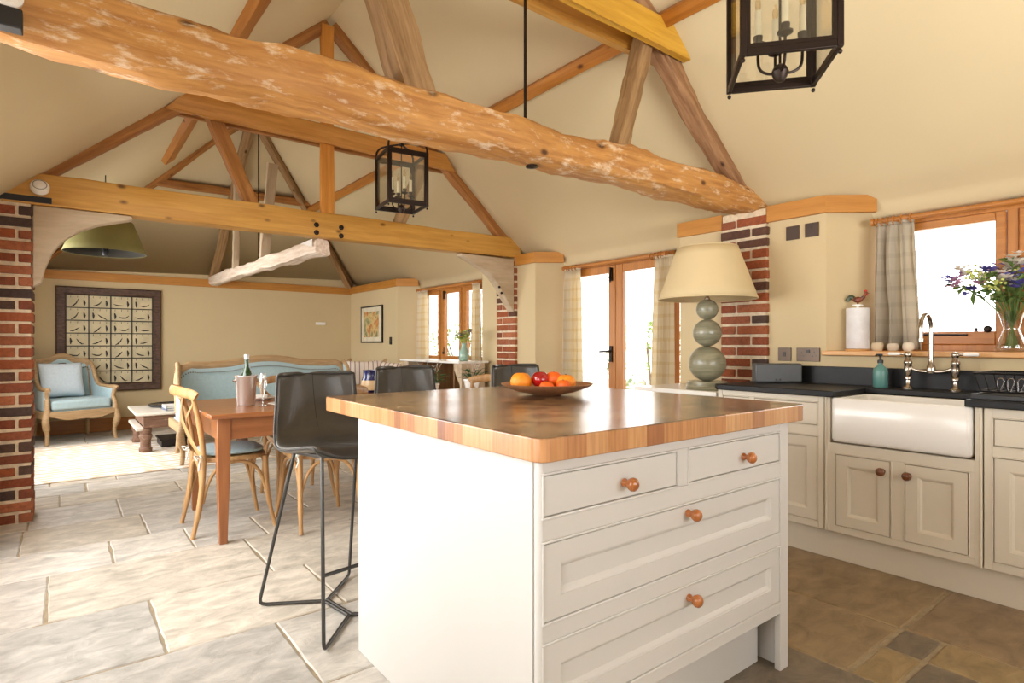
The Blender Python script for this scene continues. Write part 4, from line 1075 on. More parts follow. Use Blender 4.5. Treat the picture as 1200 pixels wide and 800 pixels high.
for nm, m, a, b, z, rd, lab, cat, sc in (
    ('orange', ORA, -.082, .0, .992, .046, 'largest orange at the left side of the fruit bowl', 'orange', .95),
    ('apple', RED, -.0, .005, 1.002, .038, 'shiny red apple in the middle of the fruit bowl', 'apple', 1.0),
    ('mandarin', MAN, .058, .02, 1.004, .036, 'deep orange mandarin right of the red apple, on top', 'mandarin', .95),
    ('mandarin', MAN, .022, -.075, .975, .031, 'small orange mandarin at the front of the bowl', 'mandarin', .85),
    ('orange', ORA, .108, .0, .988, .043, 'orange at the right side of the fruit bowl', 'orange', .92),
    ('mandarin', MAN, .092, -.062, .980, .030, 'reddish mandarin in front of the right-hand orange', 'mandarin', .9),
    ('apple', RED, .03, .06, .985, .034, 'dark red apple half hidden at the back of the bowl', 'apple', .95)):
    x_, y_ = rt(a-.028, b); fruit(nm, m, 0, x_, y_, z-.004, rd, lab, cat, 'fruit in the bowl on the island', (1, 1, sc))

# ------------------------------------------------------------------ bar stools
def stool():
    r = empty('bar_stool', (0, 0, 0), 0, '', 'bar stool', 'leather bar stools round the island')
    prof = smoothpath([(-.215, .700), (-.20, .725), (-.16, .728), (-.05, .715), (.05, .705), (.12, .715), (.165, .755), (.19, .82), (.208, .90), (.222, 1.0), (.222, 1.012)], 4)
    N = len(prof)-1
    def half(t):  # half width along the profile
        return .212+.012*math.sin(PI*min(1, t*1.2)) - (.03*max(0, t-.5)/.5)
    def fn(u, v):
        t = v; i = t*N; k = min(int(i), N-1); f = i-k
        y = prof[k][0]*(1-f)+prof[k+1][0]*f; z = prof[k][1]*(1-f)+prof[k+1][1]*f
        e = (u*2-1); hw = half(t)
        if t > .93 or t < .06:
            q = (t-.93)/.07 if t > .93 else (.06-t)/.06
            hw -= .02*q*q
        c = abs(e)**3
        nz = max(0, 1-t*1.7); ny = max(0, t*1.7-.5)
        z += .028*c*nz-.018*(1-e*e)*nz*.6 ; y -= .05*c*min(1, ny)
        y += .010*(1-e*e)*min(1, ny)
        wr = .0015*noise.noise(Vector((e*4, t*9, 2)))
        return (e*hw, y+wr, z+wr)
    s = MB(); s.grid(fn, 22, 34); s.build('seat_shell', LEATHER, r, solid=.026, sub=1, angle=180)
    s = MB(); s.tube([Vector(fn(.5, v/40))+Vector((0, -.0135 if v/40 > .45 else 0, .0135 if v/40 <= .45 else .002)) for v in range(1, 40)], .0016, 6)
    s.build('centre_seam', STITCH, r)
    s = MB(); pts = [fn(0, v/34) for v in range(35)]+[fn(u/22, 1) for u in range(1, 23)]+[fn(1, 1-v/34) for v in range(1, 35)]+[fn(1-u/22, 0) for u in range(1, 22)]
    s.tube(pts, .0045, 8, closed=True); s.build('piping', STITCH, r)
    top = {(-1, -1): (-.15, -.14, .700), (1, -1): (.15, -.14, .700), (-1, 1): (-.15, .09, .69), (1, 1): (.15, .09, .69)}
    foot = {(-1, -1): (-.222, -.285, .009), (1, -1): (.222, -.285, .009), (-1, 1): (-.222, .275, .009), (1, 1): (.222, .275, .009)}
    for sy in (-1, 1):
        node = (0, sy*.10, .009)
        for sx in (-1, 1):
            t_ = Vector(top[(sx, sy)]); f_ = Vector(foot[(sx, sy)]); n_ = Vector(node)
            d1 = (t_-f_).normalized(); d2 = (n_-f_).normalized()
            corner = [f_+d1*.03, f_+d1*.012+d2*.004, f_+d1*.004+d2*.012, f_+d2*.03]
            s = MB(); s.tube([t_]+corner+[n_+Vector((sx*.006, 0, 0))], .0075, 10); s.build('leg', STEEL, r)
    s = MB()
    for x in (-.0075, .0075): s.tube([(x, -.105, .009), (x, .105, .009)], .0075, 10)
    s.build('base_bar', STEEL, r)
    a = Vector(top[(-1, -1)]).lerp(Vector(foot[(-1, -1)]), .63); b = Vector(top[(1, -1)]).lerp(Vector(foot[(1, -1)]), .63)
    s = MB(); s.tube([a, b], .0075, 10); s.build('footrest', STEEL, r)
    s = MB(); s.tube([top[(-1, -1)], top[(1, -1)], top[(1, 1)], top[(-1, 1)]], .008, 8, closed=True); s.build('seat_frame', STEEL, r)
    return r
st = stool(); st.location = (.945, 2.452, 0); st.rotation_euler.z = math.radians(9)
st['label'] = 'charcoal leather bar stool at the left corner of the island, fully visible'
dup(st, (1.575, 2.84, 0), math.radians(4), 'charcoal leather bar stool behind the island, middle of the three')
dup(st, (2.25, 2.68, 0), math.radians(2), 'charcoal leather bar stool behind the fruit bowl')

# ------------------------------------------------------------------ lanterns
def lantern():
    r = empty('pendant_lantern', (0, 0, 0), 0, '', 'lantern', 'glazed lanterns hanging from the ridge')
    a, H = .132, .36; t = .0085
    for sx in (-1, 1):
        for sy in (-1, 1):
            s = MB(); s.box(sx*a-t, sx*a+t, sy*a-t, sy*a+t, 0, H); s.sphere((sx*a, sy*a, -.012), .007, 8, 6); s.build('corner_post', IRON, r, bevel=.002)
    for z in (0, H-.022):
        s = MB(); q = a-t
        for sg in (-1, 1):
            s.box(-q, q, sg*a-t*.8, sg*a+t*.8, z, z+.022); s.box(sg*a-t*.8, sg*a+t*.8, -q, q, z, z+.022)
        s.build('frame_rail', IRON, r, bevel=.002)
    for i in range(4):     # inner door style frame on each face
        M_ = Matrix.Rotation(i*PI/2, 4, 'Z'); s = MB(); q = a-t; f = .012
        if i in (0, 2):
            for x0, x1, z0, z1 in ((-q, -q+f, .022, H-.022), (q-f, q, .022, H-.022), (-q+f, q-f, .022, .022+f), (-q+f, q-f, H-.022-f, H-.022)): s.box(x0, x1, -a-.006, -a+.006, z0, z1, M_)
            s.build('glazing_frame', IRON, r)
        s = MB(); s.box(-q, q, -a-.0015, -a+.0015, .022, H-.022, M_); s.build('glass_pane', glass_mat('lantern_glass', (.97, .97, .96, 1), .1), r)
    s = MB()               # domed top straps
    for sx, sy in ((1, 1), (1, -1), (-1, 1), (-1, -1)):
        P = [Vector((sx*a, sy*a, H)), Vector((sx*a*.97, sy*a*.97, H+.035)), Vector((sx*a*.8, sy*a*.8, H+.06)), Vector((sx*a*.4, sy*a*.4, H+.07)), Vector((0, 0, H+.072))]
        s.tube(smoothpath(P, 4), .007, 8, flat=.5)
    s.lathe([(.0, H+.06), (.018, H+.064), (.022, H+.074), (.012, H+.084), (.016, H+.094), (.010, H+.104), (.006, H+.112), (0, H+.112)], seg=16)
    s.build('top_straps', IRON, r)
    s = MB(); s.tube(arc((0, 0, H+.125), .016, 0, 2*PI, 16)[:-1], .003, 6, closed=True); s.build('hanging_ring', IRON, r)
    DZ = .045
    s = MB(); s.tube([(0, 0, .0), (0, 0, H+.07)], .004, 8); s.lathe([(0, .0), (.012, .002), (.02, .014), (.026, .03), (.02, .045), (.008, .055)], (0, 0, -.03), 16)
    for k in range(4):
        t_ = k*PI/2; c, s_ = math.cos(t_), math.sin(t_)
        s.tube(smoothpath([(0, 0, .0), (c*.035, s_*.035, -.002), (c*.062, s_*.062, .02), (c*.065, s_*.065, .04+DZ)], 5), .0045, 8)
    s.build('candle_arms', IRON, r)
    for k in range(4):
        t_ = k*PI/2; c, s_ = math.cos(t_)*.065, math.sin(t_)*.065
        s = MB(); s.lathe([(.004, .035), (.022, .045), (.023, .05), (.010, .055), (.014, .064), (.014, .074), (0, .074)], (c, s_, DZ), 16); s.build('candle_cup', IRON, r)
        s = MB(); s.lathe([(.010, .074), (.010, .155), (0, .155)], (c, s_, DZ), 14); cn = s.build('candle_tube', CANDLE, r)
        s = MB(); s.lathe([(.005, .155), (.009, .17), (.008, .185), (.002, .205), (0, .207)], (c, s_, DZ), 12); s.build('bulb', glass_mat('bulb_glass', (1, .93, .8, 1), .3), cn)
    return r
ln = lantern(); ln.location = (1.79, .93, 2.005); ln.rotation_euler.z = math.radians(-50)
ln['label'] = 'large black glass lantern cropped by the top edge of the picture'
dup(ln, (1.81, 3.55, 2.06), math.radians(-8), 'black glass lantern hanging beyond the rough log beam')
for (x, y, z), lab in (((1.79, .93, 2.50), 'black rod holding up the nearer lantern'), ((1.81, 3.55, 2.555), 'black rod holding up the lantern beyond the log beam')):
    s = MB(); s.tube([(x, y, z), (x, y, RZ-.01)], .006, 8); tag(s.build('lantern_rod', IRON), lab, 'rod')

# ------------------------------------------------------------------ dining table and chairs
TX0, TX1, TY0, TY1 = .655, 2.35, 3.585, 4.62
tb = empty('dining_table', ((TX0+TX1)/2, (TY0+TY1)/2, 0), 0, 'orange-brown pine dining table with square tapered legs behind the bar stools', 'dining table')
hx, hy = (TX1-TX0)/2, (TY1-TY0)/2
s = MB(); s.box(-hx, hx, -hy, hy, .725, .752); s.build('tabletop', PINE, tb, bevel=.006)
s = MB(); i_ = .05
s.box(-hx+.09, hx-.09, -hy+i_, -hy+i_+.022, .60, .725); s.box(-hx+.09, hx-.09, hy-i_-.022, hy-i_, .60, .725)
s.box(-hx+i_, -hx+i_+.022, -hy+.09, hy-.09, .60, .725); s.box(hx-i_-.022, hx-i_, -hy+.09, hy-.09, .60, .725); s.build('apron', PINE, tb, bevel=.002)
for sx in (-1, 1):
    for sy in (-1, 1):
        s = MB(); cx, cy = sx*(hx-.045-.035), sy*(hy-.045-.035)
        for za, zb, wa, wb in ((0, .60, .021, .036), (.60, .725, .036, .036)):
            A = [s.bm.verts.new((cx+a*wa, cy+b*wa, za)) for a, b in ((-1, -1), (1, -1), (1, 1), (-1, 1))]; B = [s.bm.verts.new((cx+a*wb, cy+b*wb, zb)) for a, b in ((-1, -1), (1, -1), (1, 1), (-1, 1))]
            for k in range(4): s.bm.faces.new((A[k], A[(k+1) % 4], B[(k+1) % 4], B[k]))
            if za == 0: s.bm.faces.new(A[::-1])
            else: s.bm.faces.new(B)
        s.build('leg', PINEZ, tb, bevel=.003)
def cross_chair():
    r = empty('cross_back_chair', (0, 0, 0), 0, '', 'chair', 'cross-back chairs at the dining table')
    for sx in (-1, 1):
        s = MB(); s.tube(smoothpath([(sx*.195, -.245, 0), (sx*.188, -.205, .2), (sx*.182, -.185, .45), (sx*.186, -.205, .65), (sx*.20, -.245, .84)], 6), [.013]*4+[.0165]*16+[.014]*5, 12)
        s.build('back_leg', BENT, r)
        s = MB(); s.tube(smoothpath([(sx*.178, .165, .445), (sx*.182, .172, .30), (sx*.192, .188, .15), (sx*.214, .218, 0)], 6), [.018]*7+[.016]*6+[.012]*6, 12)
        s.build('front_leg', BENT, r)
    s = MB(); s.tube(smoothpath([(-.225, -.232, .835), (-.20, -.250, .85), (-.10, -.305, .868), (0, -.325, .872), (.10, -.305, .868), (.20, -.250, .85), (.225, -.232, .835)], 6), .030, 12, flat=.42, side=(0, 0, 1))
    s.build('crest_rail', BENT, r)
    for sx in (-1, 1):
        s = MB(); s.tube(smoothpath([(sx*.195, -.243, .80), (sx*.10, -.262, .70), (0, -.240+sx*.006, .61), (-sx*.11, -.222, .53), (-sx*.178, -.195, .475)], 6), .017, 10, flat=.25, side=(1, 0, 0))
        s.build('cross_strap', BENT, r)
    s = MB(); pts = []
    for i in range(40):
        a = 2*PI*i/40; c, q = math.cos(a), math.sin(a)
        x = .205*math.copysign(abs(c)**.6, c)*(1+.06*q); y = .195*math.copysign(abs(q)**.6, q); pts.append((x, y-.005))
    s.prism(pts, 'Z', .435, .462); s.build('seat_frame', BENT, r, bevel=.006)
    s = MB()
    def pad(u, v):
        a = 2*PI*u; c, q = math.cos(a), math.sin(a); t = v*PI; rr_ = math.sin(t)**.35 if 0 < v < 1 else 0.001
        return (.198*math.copysign(abs(c)**.6, c)*rr_, .188*math.copysign(abs(q)**.6, q)*rr_-.005, .485-.021*math.cos(t))
    s.grid(pad, 40, 10, closeu=True); o = s.build('seat_pad', BLUEF, r, angle=180)
    for sx in (-1, 1):
        q = MB(); q.tube(smoothpath([(sx*.18, -.17, .485), (sx*.19, -.205, .485), (sx*.205, -.20, .475), (sx*.20, -.21, .44), (sx*.215, -.215, .40)], 4), .0045, 8)
        q.tube(smoothpath([(sx*.195, -.21, .48), (sx*.215, -.24, .49), (sx*.225, -.225, .465), (sx*.20, -.215, .475)], 4), .004, 8); q.build('tie', mat('cotton_tie', lin(216, 218, 212), .9), o)
    for (a, b) in (((-.186, -.195), (.186, -.195)), ((-.184, .178), (.184, .178)), ((-.186, -.19), (-.184, .175)), ((.186, -.19), (.184, .175))):
        s = MB(); A, B = Vector((*a, 0)), Vector((*b, 0)); P = []
        for t, z in ((0.0, .20), (.05, .28), (.14, .36), (.28, .41), (.5, .428), (.72, .41), (.86, .36), (.95, .28), (1, .20)):
            p = A.lerp(B, t); P.append((p.x, p.y, z))
        s.tube(smoothpath(P, 4), .0105, 10); s.build('arch_brace', BENT, r)
    return r
ch = cross_chair(); ch.location = (.855, 4.05, 0); ch.rotation_euler.z = -PI/2
ch['label'] = 'bentwood cross-back chair with blue seat pad at the left end of the dining table'
dup(ch, (1.335, 3.785, 0), 0, 'bentwood cross-back chair tucked under the near side of the table, behind the large bar stool')
dup(ch, (1.42, 4.50, 0), PI, 'cross-back chair on the far side of the table, left of the large bar stool')
dup(ch, (2.47, 3.84, 0), PI/2, 'cross-back chair at the right end of the table, beside the white potted flowers')
# things on the table
r = empty('wine_cooler', (.945, 4.03, .752), 0, 'shiny metal wine cooler holding the green bottle on the dining table', 'wine cooler')
s = MB(); s.lathe([(0, 0), (.052, 0), (.055, .004), (.066, .185), (.070, .188), (.070, .194), (.062, .194), (.060, .185), (.050, .01), (0, .01)], seg=40); s.build('bucket', mat('polished_steel', lin(226, 220, 214), .25, .7, var=.01), r, angle=60)
for sx in (-1, 1):
    s = MB(); s.lathe([(.012, 0), (.012, .006), (.006, .008), (.006, .016), (0, .018)], (sx*.063, 0, .16), 12, Matrix.Rotation(sx*PI/2, 4, 'Y')); s.build('handle_boss', NICKEL, r)
r = empty('wine_bottle', (.95, 4.035, .765), 0, 'dark green wine bottle standing in the metal cooler', 'bottle')
s = MB(); s.lathe([(0, 0), (.035, .0), (.037, .006), (.037, .17), (.030, .20), (.0145, .235), (.013, .30), (.0155, .302), (.0155, .312), (.012, .314), (0, .314)], seg=28); s.build('bottle_glass', mat('green_bottle_glass', lin(20, 58, 26), .08, coat=.6), r)
s = MB(); s.lathe([(.0155, .285), (.0165, .315), (.012, .317), (0, .317)], seg=20); s.build('foil', mat('silver_foil', lin(210, 210, 205), .3, .6), r)
WG = glass_mat('drinking_glass', (.95, .97, .97, 1), .5)
def flute(x, y, z, label, h=.2, big=False):
    s = MB()
    if big: pr = [(.033, 0), (.034, .003), (.006, .006), (.004, .02), (.004, .085), (.02, .10), (.036, .13), (.038, .16), (.031, .20)]
    else: pr = [(.030, 0), (.031, .003), (.006, .006), (.004, .02), (.004, .055), (.012, .075), (.024, .12), (.026, .165), (.021, .20)]
    s.lathe([(a, b*h/.2) for a, b in pr], (x, y, z), 28, cap=False)
    tag(s.build('wine_glass', WG, angle=70), label, 'glass', 'glasses on the dining table')
flute(1.02, 3.92, .752, 'clear stemmed glass standing right beside the metal wine cooler', .21)
flute(2.03, 4.22, .752, 'clear wine glass beside the dark blue jug', .20, True)
flute(2.14, 4.10, .752, 'clear wine glass furthest right on the dining table, left of the middle stool', .19, True)
for k, (x, y) in enumerate(((1.12, 4.38), (1.15, 3.86))):
    s = MB(); s.lathe([(0, .004), (.055, .004), (.06, .0), (.065, .004), (.11, .016), (.113, .018), (.108, .02), (.06, .009), (0, .009)], (x, y, .752), 36, cap=False)
    tag(s.build('dinner_plate', CERAM), ['white plate at the far side of the dining table, left of the large stool', 'white plate on the near side of the dining table behind the large stool'][k], 'plate')
s = MB()
for z, w_ in ((.772, .07), (.779, .064)):
    s.box(-w_, w_, -.05, .05, z, z+.006, Matrix.Translation((1.12, 4.38, 0)) @ Matrix.Rotation(.5+z, 4, 'Z'))
tag(s.build('napkin', mat('white_napkin', lin(236, 232, 226), .9), bevel=.003), 'folded white napkin lying on the far plate', 'napkin')
r = empty('ceramic_jug', (2.02, 4.50, .752), 0, 'dark blue glazed jug with a cream band on the dining table', 'jug')
s = MB(); s.lathe([(0, 0), (.055, 0), (.075, .02), (.085, .06), (.078, .10), (.066, .13), (.066, .175), (.07, .182), (.064, .182), (.06, .14), (0, .10)], seg=32); s.build('jug_body', mat('cobalt_glaze', lin(32, 40, 92), .2, var=.3, scale=25, coat=.5), r)
s = MB(); s.lathe([(.0765, .02), (.0868, .058), (.0866, .064), (.0795, .1)], seg=32, cap=False); s.build('glaze_band', mat('tan_glaze', lin(206, 176, 130), .35), r)
s = MB(); s.tube(smoothpath([(.066, 0, .165), (.11, 0, .16), (.115, 0, .11), (.08, 0, .07)], 5), .008, 10); s.build('handle', mat('cobalt_glaze', lin(32, 40, 92), .2), r)
def cyclamen(name, loc, label, potr, poth, m, seed, fl=True, n=26, sp=.10):
    rnd = random.Random(seed); r = empty(name, loc, 0, label, 'potted plant')
    s = MB(); s.lathe([(0, 0), (potr*.7, 0), (potr, poth*.85), (potr*1.06, poth*.87), (potr*1.06, poth), (potr*.94, poth), (potr*.9, poth*.85), (0, poth*.84)], seg=28); s.build('pot', m, r)
    s = MB()
    for i in range(n):
        a = rnd.uniform(0, 2*PI); q = rnd.uniform(.2, 1)*sp; c = Vector((q*math.cos(a), q*math.sin(a), poth+rnd.uniform(.01, .10))); d = Vector((math.cos(a), math.sin(a), rnd.uniform(-.2, .5))).normalized()
        sd = Vector((-math.sin(a), math.cos(a), 0)); L = rnd.uniform(.035, .06)
        s.poly([c, c+d*L*.4+sd*L*.5, c+d*L, c+d*L*.4-sd*L*.5]); s.tube([(0, 0, poth*.9), c], .0015, 5)
    s.build('foliage', mat('dark_leaf', lin(44, 92, 46), .5, var=.3), r, solid=.001)
    if fl:
        for i in range(9):
            a = rnd.uniform(0, 2*PI); q = rnd.uniform(0, .9)*sp; c = Vector((q*math.cos(a), q*math.sin(a), poth+rnd.uniform(.10, .17))); s = MB()
            for p in range(5):
                t = p*2*PI/5; d = Vector((math.cos(t), math.sin(t), .5)); sd = Vector((-math.sin(t), math.cos(t), 0)); L = .022
                s.poly([c, c+d*L*.5+sd*L*.35, c+d*L, c+d*L*.5-sd*L*.35])
            s.tube([c, c*.5+Vector((0, 0, poth*.5))], .0013, 5); s.build('white_flower', PETALW, r)
cyclamen('potted_cyclamen', (2.20, 3.84, .752), 'white flowering plant in a white pot right of the middle bar stool', .065, .10, CERAM, 3, True, 34, .12)

# ------------------------------------------------------------------ blue settee, armchairs
def bergere(name, W, D, label, cat, seats=1, H=1.0, seat=.42, mcloth=BLUEF):
    "front faces -Y, origin at floor centre"
    r = empty(name, (0, 0, 0), 0, label, cat); h = W/2; f = -D/2; b = D/2
    # legs (cabriole)
    for sx in (-1, 1):
        s = MB(); s.tube(smoothpath([(sx*(h-.03), f+.03, .36), (sx*(h-.012), f+.015, .27), (sx*(h-.035), f+.04, .12), (sx*(h-.025), f+.02, 0)], 5), [.034]*5+[.036]*4+[.022]*4+[.020]*3, 12); s.build('leg', FRAMEW, r)
        s = MB(); s.tube(smoothpath([(sx*(h-.10), b-.06, .36), (sx*(h-.10), b-.04, .2), (sx*(h-.09), b, 0)], 5), .024, 10); s.build('leg', FRAMEW, r)
    # apron rails
    s = MB(); n = 24
    A = []
    for i in range(n+1):
        t = i/n; x = -h+.03+(W-.06)*t; z = .285+.022*math.cos(t*2*PI*max(1, seats))+.012*math.cos(t*4*PI*seats); A.append((x, z))
    s.prism([(x, z) for x, z in A]+[(h-.03, .375), (-h+.03, .375)], 'Y', f+.0, f+.045)
    for sx in (-1, 1): s.box(sx*(h-.025)-.02, sx*(h-.025)+.02, f+.04, b-.03, .29, .375)
    s.box(-h+.08, h-.08, b-.05, b-.015, .29, .375); s.build('seat_rail', FRAMEW, r, bevel=.006)
    s = MB(); s.box(-h+.05, h-.05, f+.045, b-.05, .33, .385); s.build('seat_deck', mcloth, r)
    # back panel (upholstered) with camel crest
    def crest(t):
        e = abs(t*2-1)
        return H-.075+.055*math.cos(e*PI*1.15)*(1 if e < .82 else .9)-.10*max(0, (e-.85)/.15)**2 + (.055 if e > .6 else .055*e/.6)*math.sin(max(0, e-.4)*2.4)
    bw = h-.09
    lean = .10
    def backpt(u, v, off):
        x = -bw+2*bw*u; top = crest(u)-.04; z = .38+(top-.38)*v
        y = b-.09+lean*v*1.0-off-.045*abs(2*u-1)**4*(1 if off > 0 else .3)
        return (x, y, z)
    s = MB(); nu = 30
    F_ = [[s.bm.verts.new(backpt(i/nu, j/10, .035+.02*math.sin(PI*j/10)*math.sin(PI*i/nu))) for j in range(11)] for i in range(nu+1)]
    B_ = [[s.bm.verts.new(backpt(i/nu, j/10, -.03)) for j in range(11)] for i in range(nu+1)]
    for i in range(nu):
        for j in range(10): s.bm.faces.new((F_[i][j], F_[i+1][j], F_[i+1][j+1], F_[i][j+1])); s.bm.faces.new((B_[i][j], B_[i][j+1], B_[i+1][j+1], B_[i+1][j]))
        s.bm.faces.new((F_[i][10], F_[i+1][10], B_[i+1][10], B_[i][10])); s.bm.faces.new((F_[i][0], B_[i][0], B_[i+1][0], F_[i+1][0]))
    for i in (0, nu):
        for j in range(10): s.bm.faces.new((F_[i][j], F_[i][j+1], B_[i][j+1], B_[i][j]))
    s.build('upholstered_back', mcloth, r)
    P = [backpt(0, v/8, .01) for v in range(1, 8)]
    P = [Vector(p)+Vector((-.012, -.02, 0)) for p in P]; top = [Vector(backpt(i/nu, 1, .015))+Vector((0, 0, .025)) for i in range(nu+1)]
    Q = [Vector(backpt(1, v/8, .01))+Vector((.012, -.02, 0)) for v in range(7, 0, -1)]
    s = MB(); s.tube(P+[top[0]], .034, 12, flat=.85); s.tube([Vector((q.x, q.y, q.z-.012)) for q in top], .052, 14, flat=.5, side=(0, 0, 1)); s.tube([top[-1]]+Q, .034, 12, flat=.85); s.build('carved_crest', FRAMEW, r)
    # nail heads
    s = MB()
    for i in range(1, int(40*seats)):
        u = i/(40*seats); p = Vector(backpt(u, .90, .055)); s.sphere(p, .0065, 6, 4)
    o = s.build('nail_trim', mat('antique_nail', lin(120, 96, 66), .4, .6), r)
    # wings and arms
    for sx in (-1, 1):
        s = MB()
        outer = [(b-.03, .38), (f+.06, .38), (f+.05, .60), (b-.30, .63), (b-.20, .72), (b-.13, .86), (b-.03, .93), (b+.0, .90)]
        # loft between the back edge (narrow) and front (wide): shear x with y
        A_, B__ = [], []
        for y, z in outer:
            k = (b-y)/D; x = bw+(h-.035-bw)*min(1, k*1.25)
            A_.append(s.bm.verts.new((sx*(x-.022), y, z))); B__.append(s.bm.verts.new((sx*(x+.018), y, z)))
        nn = len(outer); s.bm.faces.new(A_); s.bm.faces.new(B__[::-1])
        for i in range(nn): s.bm.faces.new((A_[i], B__[i], B__[(i+1) % nn], A_[(i+1) % nn]))
        s.build('arm_panel', mcloth, r, bevel=.01)
        s = MB()
        def ax(y): return sx*(bw+(h-.035-bw)*min(1, (b-y)/D*1.25))
        rail = smoothpath([(ax(b-.02), b-.03, .93), (ax(b-.12), b-.13, .87), (ax(b-.2), b-.2, .73), (ax(b-.3), b-.30, .645), (ax(f+.2), f+.2, .625), (ax(f), f+.02, .63), (ax(f)+sx*.01, f-.015, .615)], 5)
        s.tube(rail, .024, 10); s.build('arm_rail', FRAMEW, r)
        s = MB(); s.tube(smoothpath([(ax(f)+sx*.005, f+.03, .62), (ax(f)-sx*.006, f+.065, .52), (ax(f)+sx*.004, f+.03, .43), (ax(f)+sx*.005, f+.03, .35)], 5), [.022]*6+[.026]*6+[.034]*4, 12); s.build('arm_post', FRAMEW, r)
    for k in range(seats):
        w_ = (2*(h-.07))/seats; x0 = -(h-.07)+k*w_; s = MB()
        s.box(x0+.004, x0+w_-.004, f+.02, b-.10, .386, .50); s.build('seat_cushion', mcloth, r, bevel=.03, seg=4)
    return r
def cushion(name, loc, rot, w_, h_, t_, label, m, group=None):
    s = MB()
    def top(sg):
        def fn(u, v):
            x = (u*2-1); z = (v*2-1); k = (1-x**4)*(1-z**4)
            px = 1-.07*(1-abs(z)**1.5)*abs(x)**3; pz = 1-.07*(1-abs(x)**1.5)*abs(z)**3
            return (x*w_/2*px, sg*t_/2*max(0, k)**.55+.004*noise.noise(Vector((x*3, z*3, sg))), z*h_/2*pz)
        return fn
    s.grid(top(1), 20, 20); s.grid(top(-1), 20, 20); bmesh.ops.remove_doubles(s.bm, verts=s.bm.verts, dist=.006)
    o = s.build(name, m, angle=180); o.location = loc; o.rotation_euler = rot
    return tag(o, label, 'cushion', group)
a1 = bergere('wing_armchair', .74, .72, 'carved wooden armchair with duck egg blue upholstery under the large framed panel', 'armchair', 1, 1.03)
a1.location = (.10, 8.80, 0); a1.rotation_euler.z = math.radians(17)
cM = a1.matrix_basis.copy(); p = Matrix.Translation((.10, 8.80, 0)) @ Matrix.Rotation(math.radians(17), 4, 'Z') @ Vector((-.07, .10, .715))
cushion('cushion', p, (math.radians(-16), 0, math.radians(17)), .45, .43, .15, 'plain pale blue cushion propped on the blue armchair', BLUEC)
se = bergere('settee', 1.96, .76, 'long blue upholstered settee with pale carved wooden frame behind the dining table', 'settee', 2, 1.01)
se.location = (1.85, 6.58, .009)
a2 = bergere('wing_armchair', .74, .72, 'second blue armchair holding striped cushions in the far right corner', 'armchair', 1, .80)
a2.location = (3.05, 7.35, 0); a2.rotation_euler.z = math.radians(-58)
STR = bpy.data.materials.new('striped_ticking'); n_, l_, p_ = nt(STR)
tc_ = n_.new('ShaderNodeTexCoord'); wv = n_.new('ShaderNodeTexWave'); wv.inputs['Scale'].default_value = 5.5; wv.bands_direction = 'X'
l_.new(tc_.outputs['Object'], wv.inputs['Vector']); rp = n_.new('ShaderNodeValToRGB'); rp.color_ramp.elements[0].position = .06; rp.color_ramp.elements[1].position = .16
rp.color_ramp.elements[0].color = lin(150, 120, 116); rp.color_ramp.elements[1].color = lin(228, 216, 204); l_.new(wv.outputs['Color'], rp.inputs['Fac']); l_.new(rp.outputs[0], p_.inputs['Base Color']); p_.inputs['Roughness'].default_value = .9
cushion('cushion', (3.13, 7.2, .735), (math.radians(-14), 0, math.radians(-20)), .44, .40, .13, 'cream cushion with thin dark stripes, leftmost of the far group', STR)
cushion('cushion', (3.38, 7.12, .72), (math.radians(-10), .1, math.radians(-50)), .42, .40, .13, 'cream striped cushion at the right of the far group, seen edge-on', STR)

# ------------------------------------------------------------------ coffee table and things on it
CARV = wood('carved_dark_wood', lin(92, 62, 46), lin(142, 108, 86), 'X', .6, patch=lin(170, 150, 130), patchamt=.6, knots=False, bump=.9, scale=6)
r = empty('coffee_table', (1.18, 7.63, .009), 0, 'low carved wooden coffee table with thick turned legs on the patterned rug', 'coffee table')
s = MB(); s.box(-.57, .57, -.48, .48, .385, .412); s.build('tabletop', wood('worn_white_top', lin(196, 186, 172), lin(226, 218, 206), 'X', .35, knots=False, patch=lin(140, 110, 84), patchamt=.66), r, bevel=.008)
s = MB(); s.box(-.50, .50, -.42, -.38, .25, .385); s.box(-.50, .50, .38, .42, .25, .385); s.box(-.50, -.46, -.38, .38, .27, .385); s.box(.46, .50, -.38, .38, .27, .385); s.build('carved_apron', CARV, r, bevel=.008)
for sx in (-1, 1):
    s = MB(); s.box(sx*.53-.035, sx*.53+.035, -.44, .44, .225, .26); s.build('end_rail', wood('worn_white_top', lin(196, 186, 172), lin(226, 218, 206), 'X', .35), r, bevel=.008)
    for sy in (-1, 1):
        s = MB(); s.lathe([(.055, 0), (.062, .01), (.062, .04), (.05, .05), (.048, .12), (.06, .15), (.066, .17), (.052, .19), (.058, .21), (.06, .25), (0, .25)], (sx*.475, sy*.39, 0), 20); s.build('turned_leg', CARV, r)
s = MB(); s.box(-.13, .16, -.18, .2, .0, .07); s.box(-.145, .175, -.195, .215, .07, .09)
bxx = s.build('storage_box', mat('dark_box', lin(34, 26, 24), .5), bevel=.005); bxx.location = (1.0, 7.6, .010)
tag(bxx, 'dark box on the rug beneath the coffee table', 'box')
s = MB(); s.lathe([(0, .0), (.21, 0), (.235, .012), (.235, .026), (.225, .03), (.215, .02), (0, .016)], (1.02, 7.86, .424), 44); tag(s.build('round_tray', mat('black_lacquer', lin(26, 28, 38), .2), angle=50), 'round black tray at the back of the coffee table', 'tray')
